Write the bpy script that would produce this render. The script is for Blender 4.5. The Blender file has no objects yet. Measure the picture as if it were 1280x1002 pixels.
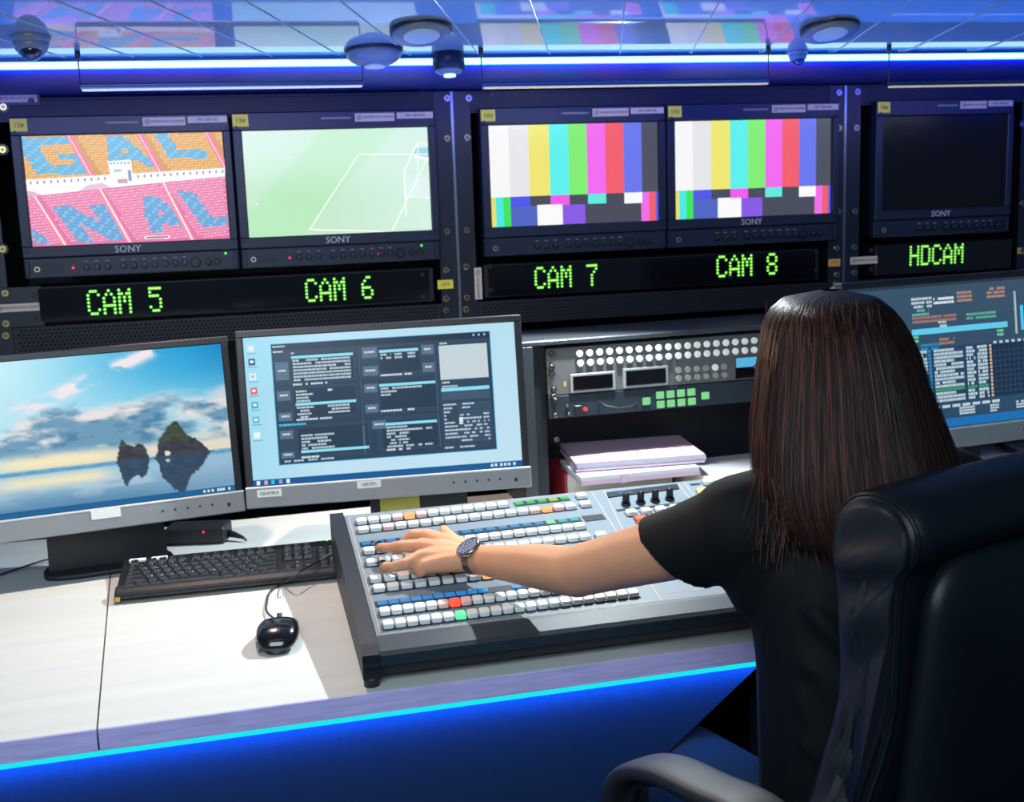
import bpy, bmesh, math, random
import numpy as np
from mathutils import Vector, Matrix
random.seed(7)
rng = np.random.default_rng(7)
SC = bpy.context.scene
COL = SC.collection
PI = math.pi

# ---------------------------------------------------------------- camera, world, exposure
FPX, PITCH, ROLL = 1500.0, math.radians(10), .045
def Rm(ax, a):
    return np.array(Matrix.Rotation(a, 3, ax.upper()))
CAMC = np.array([0, 0, 1.4])
CAMR = Rm('x', PI/2-PITCH) @ Rm('z', -ROLL)
cd = bpy.data.cameras.new('camera'); cam = bpy.data.objects.new('camera', cd); COL.objects.link(cam)
cam.matrix_world = Matrix.Translation(Vector(CAMC)) @ Matrix(CAMR.tolist()).to_4x4()
cd.sensor_fit = 'HORIZONTAL'; cd.sensor_width = 36; cd.lens = FPX/1280*36
cd.clip_start = .05
cd.dof.use_dof = True; cd.dof.focus_distance = 1.75; cd.dof.aperture_fstop = 7
SC.camera = cam
SC.view_settings.view_transform = 'Standard'; SC.view_settings.look = 'None'
SC.view_settings.gamma = 1; SC.view_settings.use_curve_mapping = False
SC.view_settings.exposure = 0
w = bpy.data.worlds.new('world'); SC.world = w; w.use_nodes = True
w.node_tree.nodes['Background'].inputs[0].default_value = (.25, .45, .65, 1)
w.node_tree.nodes['Background'].inputs[1].default_value = .24

def lamp(name, kind, loc, aim, energy, col, size=.02, spot=None, blend=.3, sy=None):
    l = bpy.data.lights.new(name, kind); l.energy = energy; l.color = col
    if kind == 'AREA':
        l.size = size
        if sy: l.shape = 'RECTANGLE'; l.size_y = sy
    else: l.shadow_soft_size = size
    if spot: l.spot_size = math.radians(spot); l.spot_blend = blend
    o = bpy.data.objects.new(name, l); COL.objects.link(o); o.location = loc
    o.rotation_euler = (Vector(aim)-Vector(loc)).to_track_quat('-Z', 'Y').to_euler()
    return o
# the two ceiling spots of the room, and an added unseen soft fill above and behind the camera
lamp('ceiling_spot_cool', 'SPOT', (.24, 2.33, 1.60), (.0, 1.65, .8), 84, (.88, .98, 1), .012, 125)
lamp('ceiling_spot_warm', 'SPOT', (-.55, 2.05, 1.62), (-.1, 1.60, .8), 26, (1, .70, .48), .012, 130)
lamp('fill_area', 'AREA', (-.3, -.1, 1.98), (.1, 2.3, 1.1), 31, (.74, .88, 1), 1.0)
lamp('hair_light', 'AREA', (.42, 1.30, 1.93), (.41, 1.45, 1.2), 3.2, (.92, .97, 1), .08)  # added unseen light for the sheen on her hair

# ---------------------------------------------------------------- pixel geometry of the photograph -> world points
def ray(u, v): return CAMR @ np.array([(u-640)/FPX, -(v-501)/FPX, -1.])
def onz(u, v, z): d = ray(u, v); return CAMC + d*(z-CAMC[2])/d[2]
def ony(u, v, y): d = ray(u, v); return CAMC + d*y/d[1]
class Frame:
    """a plane of the place (x along it, z or y up it) and its world placement"""
    def __init__(s, O, R): s.O = np.array(O, float); s.R = np.array(R, float)
    def hit(s, u, v, ax=1, off=0):
        d = ray(u, v); n = s.R[:, ax]
        P = CAMC + d*np.dot(s.O+n*off-CAMC, n)/np.dot(d, n)
        return s.R.T @ (P-s.O)
    def world(s, p): return s.O + s.R @ np.array(p, float)
    def mat(s, p=(0, 0, 0)):
        return Matrix.Translation(Vector(s.world(p))) @ Matrix(s.R.tolist()).to_4x4()
_rr = Rm('z', .2306) @ Rm('y', .0096)
RACK = Frame(np.array([-.0281, 2.6, 1.5334])-_rr @ np.array([0, 0, 1.5334]), _rr)
MIX = Frame((-.2006, 1.5852, .80), Rm('z', .216) @ Rm('x', .1094))
DESK = Frame((.313, 1.641, 0), Rm('z', .216))      # y=0 is the front edge

# ---------------------------------------------------------------- materials
def lin(c):
    if isinstance(c, str):
        c = [int(c[i:i+2], 16)/255 for i in (0, 2, 4)]
        return tuple(x/12.92 if x <= .04045 else ((x+.055)/1.055)**2.4 for x in c)
    return tuple(c)
MATS = {}
def M(name, c=(.5, .5, .5), rough=.5, metal=0, emit=None, es=1, spec=.5, bump=0, bscale=60, vary=0, vscale=8, coat=0, stretch=None, sss=0, attr=None, trans=0, emit_attr=False):
    if name in MATS: return MATS[name]
    m = bpy.data.materials.new(name); m.use_nodes = True; nt = m.node_tree; b = nt.nodes['Principled BSDF']
    I = b.inputs
    I['Base Color'].default_value = (*lin(c), 1); I['Roughness'].default_value = rough; I['Metallic'].default_value = metal
    I['Specular IOR Level'].default_value = spec; I['Coat Weight'].default_value = coat
    I['Transmission Weight'].default_value = trans
    if sss: I['Subsurface Weight'].default_value = sss; I['Subsurface Radius'].default_value = (.02, .008, .004); I['Subsurface Scale'].default_value = .4
    if emit: I['Emission Color'].default_value = (*lin(emit), 1); I['Emission Strength'].default_value = es
    tc = nt.nodes.new('ShaderNodeTexCoord'); mp = nt.nodes.new('ShaderNodeMapping')
    nt.links.new(tc.outputs['Object'], mp.inputs[0])
    if stretch: mp.inputs['Scale'].default_value = stretch
    if vary:
        n = nt.nodes.new('ShaderNodeTexNoise'); n.inputs['Scale'].default_value = vscale; n.inputs['Detail'].default_value = 6
        nt.links.new(mp.outputs[0], n.inputs[0])
        r = nt.nodes.new('ShaderNodeMapRange'); r.inputs['To Min'].default_value = 1-vary; r.inputs['To Max'].default_value = 1+vary
        r.inputs['From Min'].default_value = .3; r.inputs['From Max'].default_value = .7
        nt.links.new(n.outputs[0], r.inputs[0])
        x = nt.nodes.new('ShaderNodeVectorMath'); x.operation = 'SCALE'; x.inputs[0].default_value = lin(c)
        nt.links.new(r.outputs[0], x.inputs['Scale']); nt.links.new(x.outputs[0], I['Base Color'])
    if attr:
        a = nt.nodes.new('ShaderNodeAttribute'); a.attribute_name = attr
        nt.links.new(a.outputs['Color'], I['Emission Color' if emit_attr else 'Base Color'])
        if emit_attr: I['Emission Strength'].default_value = es
    if bump:
        n = nt.nodes.new('ShaderNodeTexNoise'); n.inputs['Scale'].default_value = bscale; n.inputs['Detail'].default_value = 4
        nt.links.new(mp.outputs[0], n.inputs[0])
        q = nt.nodes.new('ShaderNodeBump'); q.inputs['Strength'].default_value = bump; q.inputs['Distance'].default_value = .002
        nt.links.new(n.outputs[0], q.inputs['Height']); nt.links.new(q.outputs[0], I['Normal'])
    MATS[name] = m
    return m
def glow(name, c, es=1, back=None):
    return M(name, (.01, .01, .01), .4, emit=c, es=es)
M('screen', (.004, .004, .005), .25, spec=.3, attr='Col', emit_attr=True, es=1.0)
M('screen_dim', (.004, .004, .005), .25, spec=.3, attr='Col', emit_attr=True, es=.97)
M('rack_black', '10141f', .55, vary=.25, vscale=30, bump=.12, bscale=400)
M('rack_flange', '141a28', .42, vary=.2, vscale=25, bump=.1, bscale=500)
M('bezel', '182236', .45, bump=.05, bscale=900)
M('bezel_dark', '0c1018', .5)
M('acrylic', (.004, .004, .006), .12, spec=.5)
M('steel', 'b0a898', .25, 1); M('brass', 'c8b070', .3, 1); M('alu', '8f9aa8', .35, 1)
M('yellow_sticker', 'f6e34a', .6); M('cream_sticker', 'd9c9b0', .6); M('orange_sticker', 'e0a545', .6)
M('ink', (.03, .025, .02), .7); M('ink_red', '7a3a28', .7); M('logo_print', 'c8ccc8', .4, 0, emit=(.25, .25, .24), es=.0)
M('black_plastic', (.012, .014, .018), .38); M('black_soft', (.016, .018, .022), .55)
M('black_gloss', (.006, .007, .009), .16, coat=.3)
M('silver_plastic', '8b9094', .42, .0, bump=.03, bscale=700); M('silver_edge', 'c4ccd0', .35)
M('white_print', 'e8ece8', .5)

# ---------------------------------------------------------------- mesh builder
class MB:
    def __init__(s): s.v = []; s.f = []; s.mi = []; s.mats = []; s.sm = []; s.cur = 0
    def use(s, mat):
        mat = MATS[mat] if isinstance(mat, str) else mat
        if mat not in s.mats: s.mats.append(mat)
        s.cur = s.mats.index(mat); return s
    def add(s, vs, fs, sm=False):
        o = len(s.v); s.v += [tuple(map(float, p)) for p in vs]
        for f in fs: s.f.append([o+i for i in f]); s.mi.append(s.cur); s.sm.append(sm)
        return s
    def box(s, x0, y0, z0, x1, y1, z1, b=0, top=None):
        if x1 < x0: x0, x1 = x1, x0
        if y1 < y0: y0, y1 = y1, y0
        if z1 < z0: z0, z1 = z1, z0
        b = min(b, (x1-x0)*.45, (y1-y0)*.45, (z1-z0)*.45)
        if b <= 0:
            V = [(x, y, z) for z in (z0, z1) for y in (y0, y1) for x in (x0, x1)]
            return s.add(V, [(0, 2, 3, 1), (4, 5, 7, 6), (0, 1, 5, 4), (2, 6, 7, 3), (0, 4, 6, 2), (1, 3, 7, 5)])
        # chamfered box: 24 verts
        V = []; idx = {}
        for ix, X in enumerate((x0, x1)):
            for iy, Y in enumerate((y0, y1)):
                for iz, Z in enumerate((z0, z1)):
                    sx, sy, sz = (b if ix == 0 else -b), (b if iy == 0 else -b), (b if iz == 0 else -b)
                    for a, p in enumerate(((X, Y+sy, Z+sz), (X+sx, Y, Z+sz), (X+sx, Y+sy, Z))):
                        idx[ix, iy, iz, a] = len(V); V.append(p)
        F = []
        g = lambda *k: idx[k]
        for i in (0, 1):
            q = [g(i, 0, 0, 0), g(i, 1, 0, 0), g(i, 1, 1, 0), g(i, 0, 1, 0)]; F.append(q if i else q[::-1])
            q = [g(0, i, 0, 1), g(1, i, 0, 1), g(1, i, 1, 1), g(0, i, 1, 1)]; F.append(q if not i else q[::-1])
            q = [g(0, 0, i, 2), g(1, 0, i, 2), g(1, 1, i, 2), g(0, 1, i, 2)]; F.append(q if i else q[::-1])
        for i in (0, 1):
            for j in (0, 1):
                q = [g(i, j, 0, 0), g(i, j, 1, 0), g(i, j, 1, 1), g(i, j, 0, 1)]; F.append(q if i == j else q[::-1])
                q = [g(i, 0, j, 0), g(i, 1, j, 0), g(i, 1, j, 2), g(i, 0, j, 2)]; F.append(q if i != j else q[::-1])
                q = [g(0, i, j, 1), g(1, i, j, 1), g(1, i, j, 2), g(0, i, j, 2)]; F.append(q if i == j else q[::-1])
        for ix in (0, 1):
            for iy in (0, 1):
                for iz in (0, 1):
                    q = [g(ix, iy, iz, 0), g(ix, iy, iz, 1), g(ix, iy, iz, 2)]
                    F.append(q if (ix+iy+iz) % 2 == 1 else q[::-1])
        return s.add(V, F)
    def loft(s, rings, cap=True, sm=True, closed=True):
        n = len(rings[0]); o = [p for r in rings for p in r]; F = []
        for i in range(len(rings)-1):
            for j in range(n if closed else n-1):
                a, b = i*n+j, i*n+(j+1) % n
                F.append((a, b, b+n, a+n))
        s.add(o, F, sm)
        if cap:
            s.add(rings[0], [tuple(range(n))[::-1]], False); s.add(rings[-1], [tuple(range(n))], False)
        return s
    def cyl(s, c, ax, r, h, n=16, r2=None, sm=True, cham=0):
        """c: centre of the base; ax: axis vector; h: height"""
        c = np.array(c, float); a = np.array(ax, float); a /= np.linalg.norm(a)
        t = np.array([1, 0, 0]) if abs(a[0]) < .8 else np.array([0, 1, 0])
        u = np.cross(a, t); u /= np.linalg.norm(u); v = np.cross(a, u); r2 = r if r2 is None else r2
        R = lambda rr, hh: [c+a*hh+(u*math.cos(2*PI*k/n)+v*math.sin(2*PI*k/n))*rr for k in range(n)]
        rg = [R(r, 0), R(r2, h-cham)] + ([R(r2-cham, h)] if cham else [])
        return s.loft(rg, True, sm)
    def tube(s, pts, r, n=8, cap=True):
        P = [np.array(p, float) for p in pts]; rs = r if hasattr(r, '__len__') else [r]*len(P)
        rings = []; up = None
        for i, p in enumerate(P):
            t = P[min(i+1, len(P)-1)]-P[max(i-1, 0)]; t /= (np.linalg.norm(t)+1e-9)
            if up is None: up = np.array([0, 0, 1.]) if abs(t[2]) < .9 else np.array([1., 0, 0])
            u = np.cross(t, up); u /= (np.linalg.norm(u)+1e-9); v = np.cross(u, t); up = v
            rings.append([p+(u*math.cos(2*PI*k/n)+v*math.sin(2*PI*k/n))*rs[i] for k in range(n)])
        return s.loft(rings, cap)
    def sph(s, c, r, n=16, m=10, z0=-1, z1=1, sc=(1, 1, 1)):
        rings = []
        for i in range(m+1):
            z = z0+(z1-z0)*i/m; ph = math.asin(max(-1, min(1, z)))
            # even angles
            ph = math.asin(z0)+(math.asin(z1)-math.asin(z0))*i/m
            rr = max(math.cos(ph), 1e-4)*r
            rings.append([(c[0]+rr*sc[0]*math.cos(2*PI*k/n), c[1]+rr*sc[1]*math.sin(2*PI*k/n), c[2]+r*sc[2]*math.sin(ph)) for k in range(n)])
        return s.loft(rings)
    def prism(s, poly, y0, y1, ax='y'):
        """poly in (x,z) extruded along y  (ax='y') or (x,y) along z, or (y,z) along x"""
        mk = {'y': lambda p, t: (p[0], t, p[1]), 'z': lambda p, t: (p[0], p[1], t), 'x': lambda p, t: (t, p[0], p[1])}[ax]
        a = [mk(p, y0) for p in poly]; b = [mk(p, y1) for p in poly]; n = len(poly)
        return s.add(a+b, [tuple(range(n))[::-1], tuple(range(n, 2*n))]+[(i, (i+1) % n, n+(i+1) % n, n+i) for i in range(n)])
    def text(s, txt, size, p, ax=(1, 0, 0), up=(0, 0, 1), th=.0004, align='CENTER'):
        c = bpy.data.curves.new('t', 'FONT'); c.body = txt; c.size = size; c.extrude = th; c.align_x = align; c.align_y = 'CENTER'
        c.resolution_u = 2
        o = bpy.data.objects.new('t', c); COL.objects.link(o)
        dg = bpy.context.evaluated_depsgraph_get(); me = o.evaluated_get(dg).to_mesh()
        X = np.array(ax, float); Y = np.array(up, float); Z = np.cross(X, Y); p = np.array(p, float)
        s.add([p+X*v.co.x+Y*v.co.y+Z*v.co.z for v in me.vertices], [tuple(q.vertices) for q in me.polygons])
        o.evaluated_get(dg).to_mesh_clear(); bpy.data.objects.remove(o); bpy.data.curves.remove(c)
        return s
    def build(s, name, mat=None, parent=None, fix=True):
        if mat: s.use(mat) if not s.mats else None
        me = bpy.data.meshes.new(name); me.from_pydata(s.v, [], s.f)
        for m in s.mats: me.materials.append(m)
        if not s.mats and mat: me.materials.append(MATS[mat])
        me.polygons.foreach_set('material_index', s.mi); me.polygons.foreach_set('use_smooth', s.sm)
        if fix:
            bm = bmesh.new(); bm.from_mesh(me); bmesh.ops.remove_doubles(bm, verts=bm.verts, dist=1e-6)
            bmesh.ops.recalc_face_normals(bm, faces=bm.faces); bm.to_mesh(me); bm.free()
        me.update()
        o = bpy.data.objects.new(name, me); COL.objects.link(o)
        if parent: o.parent = parent
        return o
def mb(mat): return MB().use(mat)
def empty(name, mat=None, loc=None):
    o = bpy.data.objects.new(name, None); COL.objects.link(o); o.empty_display_size = .05
    if mat is not None: o.matrix_world = mat
    if loc is not None: o.location = loc
    return o
def tag(o, label=None, cat=None, group=None, kind=None):
    if label: o['label'] = label
    if cat: o['category'] = cat
    if group: o['group'] = group
    if kind: o['kind'] = kind
    return o
def thing(name, label, cat, frame=None, p=(0, 0, 0), group=None):
    return tag(empty(name, frame.mat(p) if frame else Matrix.Translation(Vector(p))), label, cat, group)
def copy_tree(o, parent=None):
    c = o.copy(); COL.objects.link(c); c.parent = parent
    for ch in o.children: copy_tree(ch, c)
    return c
def dup(o, loc, name=None):
    c = o.copy(); COL.objects.link(c); c.parent = o.parent; c.location = loc; return c

class Pic:
    """a flat picture made of coloured cells on a display, x right 0..1, y down 0..1, later cells lie a hair in front"""
    def __init__(s, w, h): s.w, s.h = w, h; s.v = []; s.f = []; s.c = []; s.k = 0
    def q(s, x0, y0, x1, y1, c, layer=None, sk=0):
        if layer is None: s.k += 1; layer = s.k
        d = -.00001-.000004*layer
        X = lambda x: (x-.5)*s.w
        Z = lambda y: (.5-y)*s.h
        o = len(s.v); s.v += [(X(x0), d, Z(y0)), (X(x1), d, Z(y0)), (X(x1+sk), d, Z(y1)), (X(x0+sk), d, Z(y1))]
        s.f.append((o, o+3, o+2, o+1)); c = lin(c); s.c += [(*c, 1)]*4
    def poly(s, pts, c, layer=None):
        if layer is None: s.k += 1; layer = s.k
        d = -.00001-.000004*layer; o = len(s.v)
        s.v += [((x-.5)*s.w, d, (.5-y)*s.h) for x, y in pts]; s.f.append(tuple(range(o, o+len(pts)))[::-1])
        s.c += [(*lin(c), 1)]*len(pts)
    def grid(s, nx, ny, fn, layer=0):
        """smooth colour field: fn(x, y arrays)->(...,3) sRGB 0..1"""
        d = -.00001-.000004*layer; xs = np.linspace(0, 1, nx+1); ys = np.linspace(0, 1, ny+1)
        X, Y = np.meshgrid(xs, ys); C = np.clip(fn(X, Y), 0, 1); C = np.where(C <= .04045, C/12.92, ((C+.055)/1.055)**2.4)
        o = len(s.v)
        s.v += [((a-.5)*s.w, d, (.5-b)*s.h) for a, b in zip(X.ravel(), Y.ravel())]
        for j in range(ny):
            for i in range(nx):
                a = j*(nx+1)+i; k = (a, a+nx+1, a+nx+2, a+1)
                s.f.append(tuple(o+t for t in k)); s.c += [(*C[t//(nx+1), t % (nx+1)], 1) for t in k]
    def build(s, name, mat, parent, loc=(0, 0, 0)):
        me = bpy.data.meshes.new(name); me.from_pydata(s.v, [], s.f); me.materials.append(MATS[mat])
        a = me.color_attributes.new('Col', 'FLOAT_COLOR', 'CORNER')
        a.data.foreach_set('color', np.array(s.c, dtype=np.float32).ravel()); me.update()
        o = bpy.data.objects.new(name, me); COL.objects.link(o); o.parent = parent; o.location = loc
        return o
def vnoise(x, y, seed=0):
    """smooth value noise on arrays"""
    xi = np.floor(x).astype(int); yi = np.floor(y).astype(int); xf = x-xi; yf = y-yi
    h = lambda a, b: (np.sin(a*127.1+b*311.7+seed*74.7)*43758.5453) % 1
    u = xf*xf*(3-2*xf); v = yf*yf*(3-2*yf)
    return (h(xi, yi)*(1-u)+h(xi+1, yi)*u)*(1-v)+(h(xi, yi+1)*(1-u)+h(xi+1, yi+1)*u)*v
def fbm(x, y, seed=0, o=5):
    return sum(vnoise(x*2**k, y*2**k, seed+k)*.5**(k+1) for k in range(o))
def sst(a, b, x): t = np.clip((x-a)/(b-a), 0, 1); return t*t*(3-2*t)
def mix(a, b, t): return a*(1-t[..., None])+b*t[..., None]
def C3(h): return np.array([int(h[i:i+2], 16)/255 for i in (0, 2, 4)])

# ---------------------------------------------------------------- the room
N3 = lambda v: np.array(v, float)/np.linalg.norm(v)
def rk(u, v, off=0):
    p = RACK.hit(u, v, 1, off); return p[0], p[2]
STRIP_Y = -.30                       # the light strip hangs this far in front of the rack face
sz = RACK.hit(640, 76.5, 1, STRIP_Y)[2]
sx0, sx1 = -2.3, 3.6
M('floor_dark', '15181d', .5, vary=.2, vscale=3)
M('ceiling_paint', '8299ac', .45, 0, spec=.5, vary=.05, vscale=2, coat=1.0)
MATS['ceiling_paint'].node_tree.nodes['Principled BSDF'].inputs['Coat IOR'].default_value = 1.9
MATS['ceiling_paint'].node_tree.nodes['Principled BSDF'].inputs['Coat Roughness'].default_value = .05
M('soffit_blue_lit', '2438a8', .5, vary=.08, vscale=4)  # blue of the strip's light put into the soffit's colour
M('wall_dark', '20242c', .7)
fl = mb('floor_dark').box(-3.2, -1.2, -.05, 3.6, 4.2, 0).build('floor'); tag(fl, kind='structure')
# ceiling: rises from the strip towards the room, first gently and then more steeply
def cz(q): return sz+.012+math.tan(math.radians(4))*q+.20*q*q*(1 if q < .5 else 1)-(.20*(q-.5)**2 if q > .5 else 0)
qs = [0, .02]+[.05*k for k in range(1, 16)]+[.9, 1.05, 1.2]
cb = mb('ceiling_paint')
rings = []
low = [(STRIP_Y-q, cz(q)) for q in qs]
for x in (sx0, sx1):
    rings.append([(x, y, z) for y, z in low])
n = len(low); V = [tuple(RACK.world(p)) for r in rings for p in r]
V2 = [(x, y, z+.06) for x, y, z in V]
cb.add(V, [(i, i+1, n+i+1, n+i) for i in range(n-1)], True)
cb.add(V2, [(i, i+1, n+i+1, n+i) for i in range(n-1)], True)
cb.add([V[0], V[n], V2[n], V2[0]], [(0, 1, 2, 3)]); cb.add([V[n-1], V[2*n-1], V2[2*n-1], V2[n-1]], [(0, 1, 2, 3)])
ce = cb.build('ceiling'); tag(ce, kind='structure')
def ceil_hit(u, v):
    d = ray(u, v); dl = RACK.R.T @ d; o = RACK.R.T @ (CAMC-RACK.O)
    t = 0.8
    while t < 4:
        p = o+dl*t; q = STRIP_Y-p[1]
        if q > 0 and p[2] >= cz(q): return p
        if q <= 0: return o+dl*(STRIP_Y-o[1])/dl[1]
        t += .002
    return p
# joints between the ceiling panels: thin light ribs fanning towards the strip
M('ceiling_joint', 'a5b5c5', .35, .3)
jb = mb('ceiling_joint')
for x0 in list(range(-290, 1700, 119)):
    sl = (x0-758)/262.0                      # panels run slightly askew to the wall
    pts = []
    for v in (-60, -30, 0, 20, 40, 55, 66, 71):
        p = ceil_hit(x0-sl*v, v); q = STRIP_Y-p[1]
        if abs(p[0]) > 4: continue
        pts.append(RACK.world((p[0], p[1], cz(q)-.0002)))
    if len(pts) > 2: jb.tube(pts, [.0014]*len(pts), 6)
jo = jb.build('trim_1'); tag(jo, kind='structure')
# soffit between strip and rack top, wall behind the rack, side walls
ztop = 1.605
sb = mb('soffit_blue_lit')
V = [RACK.world(p) for p in ((sx0, STRIP_Y, sz-.008), (sx1, STRIP_Y, sz-.008), (sx1, .03, ztop+.004), (sx0, .03, ztop+.004), (sx0, STRIP_Y, sz+.09), (sx1, STRIP_Y, sz+.09), (sx1, .03, ztop+.09), (sx0, .03, ztop+.09))]
sb.add(V, [(0, 1, 2, 3), (4, 5, 6, 7), (0, 1, 5, 4), (1, 2, 6, 5), (2, 3, 7, 6), (3, 0, 4, 7)])
tag(sb.build('trim_2'), kind='structure')
wb = mb('wall_dark')
V = [RACK.world(p) for p in ((sx0, .62, 0), (sx1, .62, 0), (sx1, .70, 0), (sx0, .70, 0), (sx0, .62, 1.95), (sx1, .62, 1.95), (sx1, .70, 1.95), (sx0, .70, 1.95))]
wb.add(V, [(3, 2, 1, 0), (4, 5, 6, 7), (0, 1, 5, 4), (1, 2, 6, 5), (2, 3, 7, 6), (3, 0, 4, 7)])
tag(wb.build('wall_back'), kind='structure')

# the LED strip of the ceiling
ls = thing('ceiling_light_strip', 'long glowing cyan white LED strip along the ceiling edge above the racks', 'light strip', RACK, (0, STRIP_Y, sz))
glow('led_white_cyan', 'c4fbff', 1.7); glow('strip_halo', '18b4d8', 1); glow('led_cyan', '14e6ee', 1.0)
b = mb('led_white_cyan').box(sx0, -.010, -.0052, sx1, 0, .0052); b.build('diffuser', None, ls)
b = mb('strip_halo').box(sx0, -.006, .0053, sx1, .0, .0070); b.build('halo_edge', None, ls)  # added glowing edges paint the halo around the strip
b = mb('strip_halo').box(sx0, -.004, -.0070, sx1, .0, -.0053); b.build('halo_edge', None, ls)

def strip_light(name, frame, x0, x1, y, z, aim, energy, wd, col):
    a = frame.world(((x0+x1)/2, y, z)); b = frame.world(((x0+x1)/2+aim[0], y+aim[1], z+aim[2]))
    l = bpy.data.lights.new(name, 'AREA'); l.shape = 'RECTANGLE'; l.size = x1-x0; l.size_y = wd; l.energy = energy; l.color = col
    o = bpy.data.objects.new(name, l); COL.objects.link(o)
    Z = -N3(b-a); X = frame.R[:, 0]; Y = np.cross(Z, X)
    o.matrix_world = Matrix.Translation(Vector(a)) @ Matrix(np.stack([X, Y, Z], 1).tolist()).to_4x4()
    return o
# the strip's own blue light, thrown up along the ceiling and down on the soffit
strip_light('strip_glow_up', RACK, sx0, sx1, -.012, sz+.004, (0, -.6, 1), 26, .006, (.04, .26, 1)) if False else None
strip_light('strip_glow_up', RACK, -1.6, 2.6, STRIP_Y-.115, sz-.045, (0, .1, 1), 3.6, .16, (.012, .15, 1))
strip_light('strip_glow_down', RACK, -1.6, 2.6, STRIP_Y-.02, sz-.036, (0, 1, .5), 6, .006, (.004, .03, 1))
# ceiling fixtures
M('fixture_white', '66728a', .4); M('fixture_dark', '1a2440', .4, .3); M('lens_dark', (.01, .012, .02), .08, coat=.6); M('lens_grey', 'b9c6cc', .3)
def fixture_frame(u, v, drop=0, q=None):
    p = ceil_hit(u, v); q = STRIP_Y-p[1]
    a = math.atan((cz(q+.01)-cz(q-.01))/.02)
    R = RACK.R @ Rm('x', -a)
    return Frame(RACK.world((p[0], p[1], cz(q)-drop)), R)
def downlight(u, v, r, label, group=None):
    fr = fixture_frame(u, v); t = thing('downlight', label, 'ceiling light', fr)
    # gimbal ring tipped towards the room
    g = mb('fixture_dark'); R = Rm('x', math.radians(-7))
    ring = lambda rr, z: [tuple(R @ np.array([rr*math.cos(2*PI*k/40), rr*math.sin(2*PI*k/40), z])) for k in range(40)]
    g.loft([ring(r, .004), ring(r, -.006), ring(r*.96, -.010)], True, True); g.build('rim', None, t)
    g = mb('fixture_white'); g.loft([ring(r*.95, -.0095), ring(r*.93, -.0125), ring(r*.62, -.0135)], True, True); g.build('trim_plate', None, t)
    g = mb('lens_grey'); g.loft([ring(r*.6, -.0130), ring(r*.56, -.0155)], True, True); g.build('lens', None, t)
    return t
downlight(526, 35, .052, 'flat round ceiling light above the football pitch monitor')
downlight(1037, 33, .053, 'flat round ceiling light above the gap right of the CAM 8 monitor')
# bowl light
fr = fixture_frame(467, 62); t = thing('bowl_light', 'shallow bowl shaped light hanging under the ceiling strip', 'ceiling light', fr)
g = mb('fixture_dark'); g.cyl((0, 0, -.004), (0, 0, 1), .052, .006, 36); g.build('rim', None, t)
g = mb('fixture_white'); g.sph((0, 0, -.004), .05, 36, 8, -1, -.02, (1, 1, .52)); g.build('bowl', None, t)
g = mb('lens_grey'); g.cyl((0, -.002, -.031), (0, 0, 1), .018, .004, 24); g.build('lens', None, t)
# smoke sensor
fr = fixture_frame(560, 66); t = thing('smoke_detector', 'small drum shaped smoke detector hanging beside the bowl light', 'smoke detector', fr)
g = mb('fixture_dark'); g.cyl((0, 0, -.030), (0, 0, 1), .029, .032, 32, cham=.002); g.build('drum', None, t)
g = mb('fixture_white'); g.sph((0, 0, -.029), .026, 28, 6, -1, -.02, (1, 1, .45)); g.build('dome', None, t)
g = mb('led_white_cyan'); g.cyl((0, -.004, -.043), (0, 0, 1), .011, .004, 20); g.build('lens', None, t)
# CCTV domes
def cctv(u, v, s, label):
    fr = fixture_frame(u, v); t = thing('dome_camera', label, 'security camera', fr)
    g = mb('fixture_white'); g.cyl((0, 0, -.012*s), (0, 0, 1), .030*s, .016*s, 32, .036*s, cham=0); g.sph((0, 0, -.010*s), .030*s, 28, 6, -1, -.02, (1, 1, .9)); g.build('housing', None, t)
    g = mb('lens_dark'); g.sph((0, -.004*s, -.022*s), .0215*s, 24, 6, -1, -.02, (1, 1, .95)); g.build('lens_dome', None, t)
    return t
cctv(996, 64, .66, 'small dark eyed dome camera hanging left of the second round ceiling light')
cctv(38, 46, .9, 'dome camera at the far left of the ceiling above the stadium seats monitor')

# hanging bar lamps
M('bar_dark', '27406e', .35, .5); M('bar_edge', 'e8dcc8', .3, 0, emit=(.9, .8, .75), es=.25)
def bar_lamp(x0, x1, v, vt, label, hooks=(True, True)):
    Y = -.36
    a = RACK.hit(x0, v, 1, Y); c = RACK.hit(x1, v, 1, Y); z = .5*(a[2]+c[2]); L = c[0]-a[0]
    t = thing('pendant_bar_lamp', label, 'hanging lamp', RACK, (a[0], Y, z), 'bar lamps hanging in front of the racks')
    g = mb('bar_dark').box(0, -.006, .0045, L, .006, .0095, .002); g.build('bar', None, t)
    g = mb('bar_edge').box(.003, -.006, -.0020, L-.003, .006, .0015, .001); g.build('tube', None, t)
    g = mb('bar_dark').box(.001, -.003, .0015, L-.001, .003, .0045); g.build('spine', None, t)
    strip_light('bar_lamp_light', RACK, a[0]+.01, a[0]+L-.01, Y+.008, z-.004, (0, 1, -.9), .22, .006, (1, .95, .88))
    for h, on in zip((.001, L-.001), hooks):
        if not on: continue
        q = STRIP_Y-Y; top = cz(q)-z
        g = mb('black_plastic').tube([(h, 0, .006), (h, 0, top-.002)], .0011, 8); g.build('suspension_wire', None, t)
        g = mb('black_plastic').cyl((h, 0, top-.014), (0, 0, 1), .0045, .016, 16); g.build('ceiling_cup', None, t)
    return t
bar_lamp(100, 455, 110, 38, 'thin hanging bar lamp above the two monitors on the left')
bar_lamp(602, 961, 107, 38, 'thin hanging bar lamp above the two colour bar monitors')
bar_lamp(1110, 1400, 106, 38, 'thin hanging bar lamp above the switched off monitor', (True, False))

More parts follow.
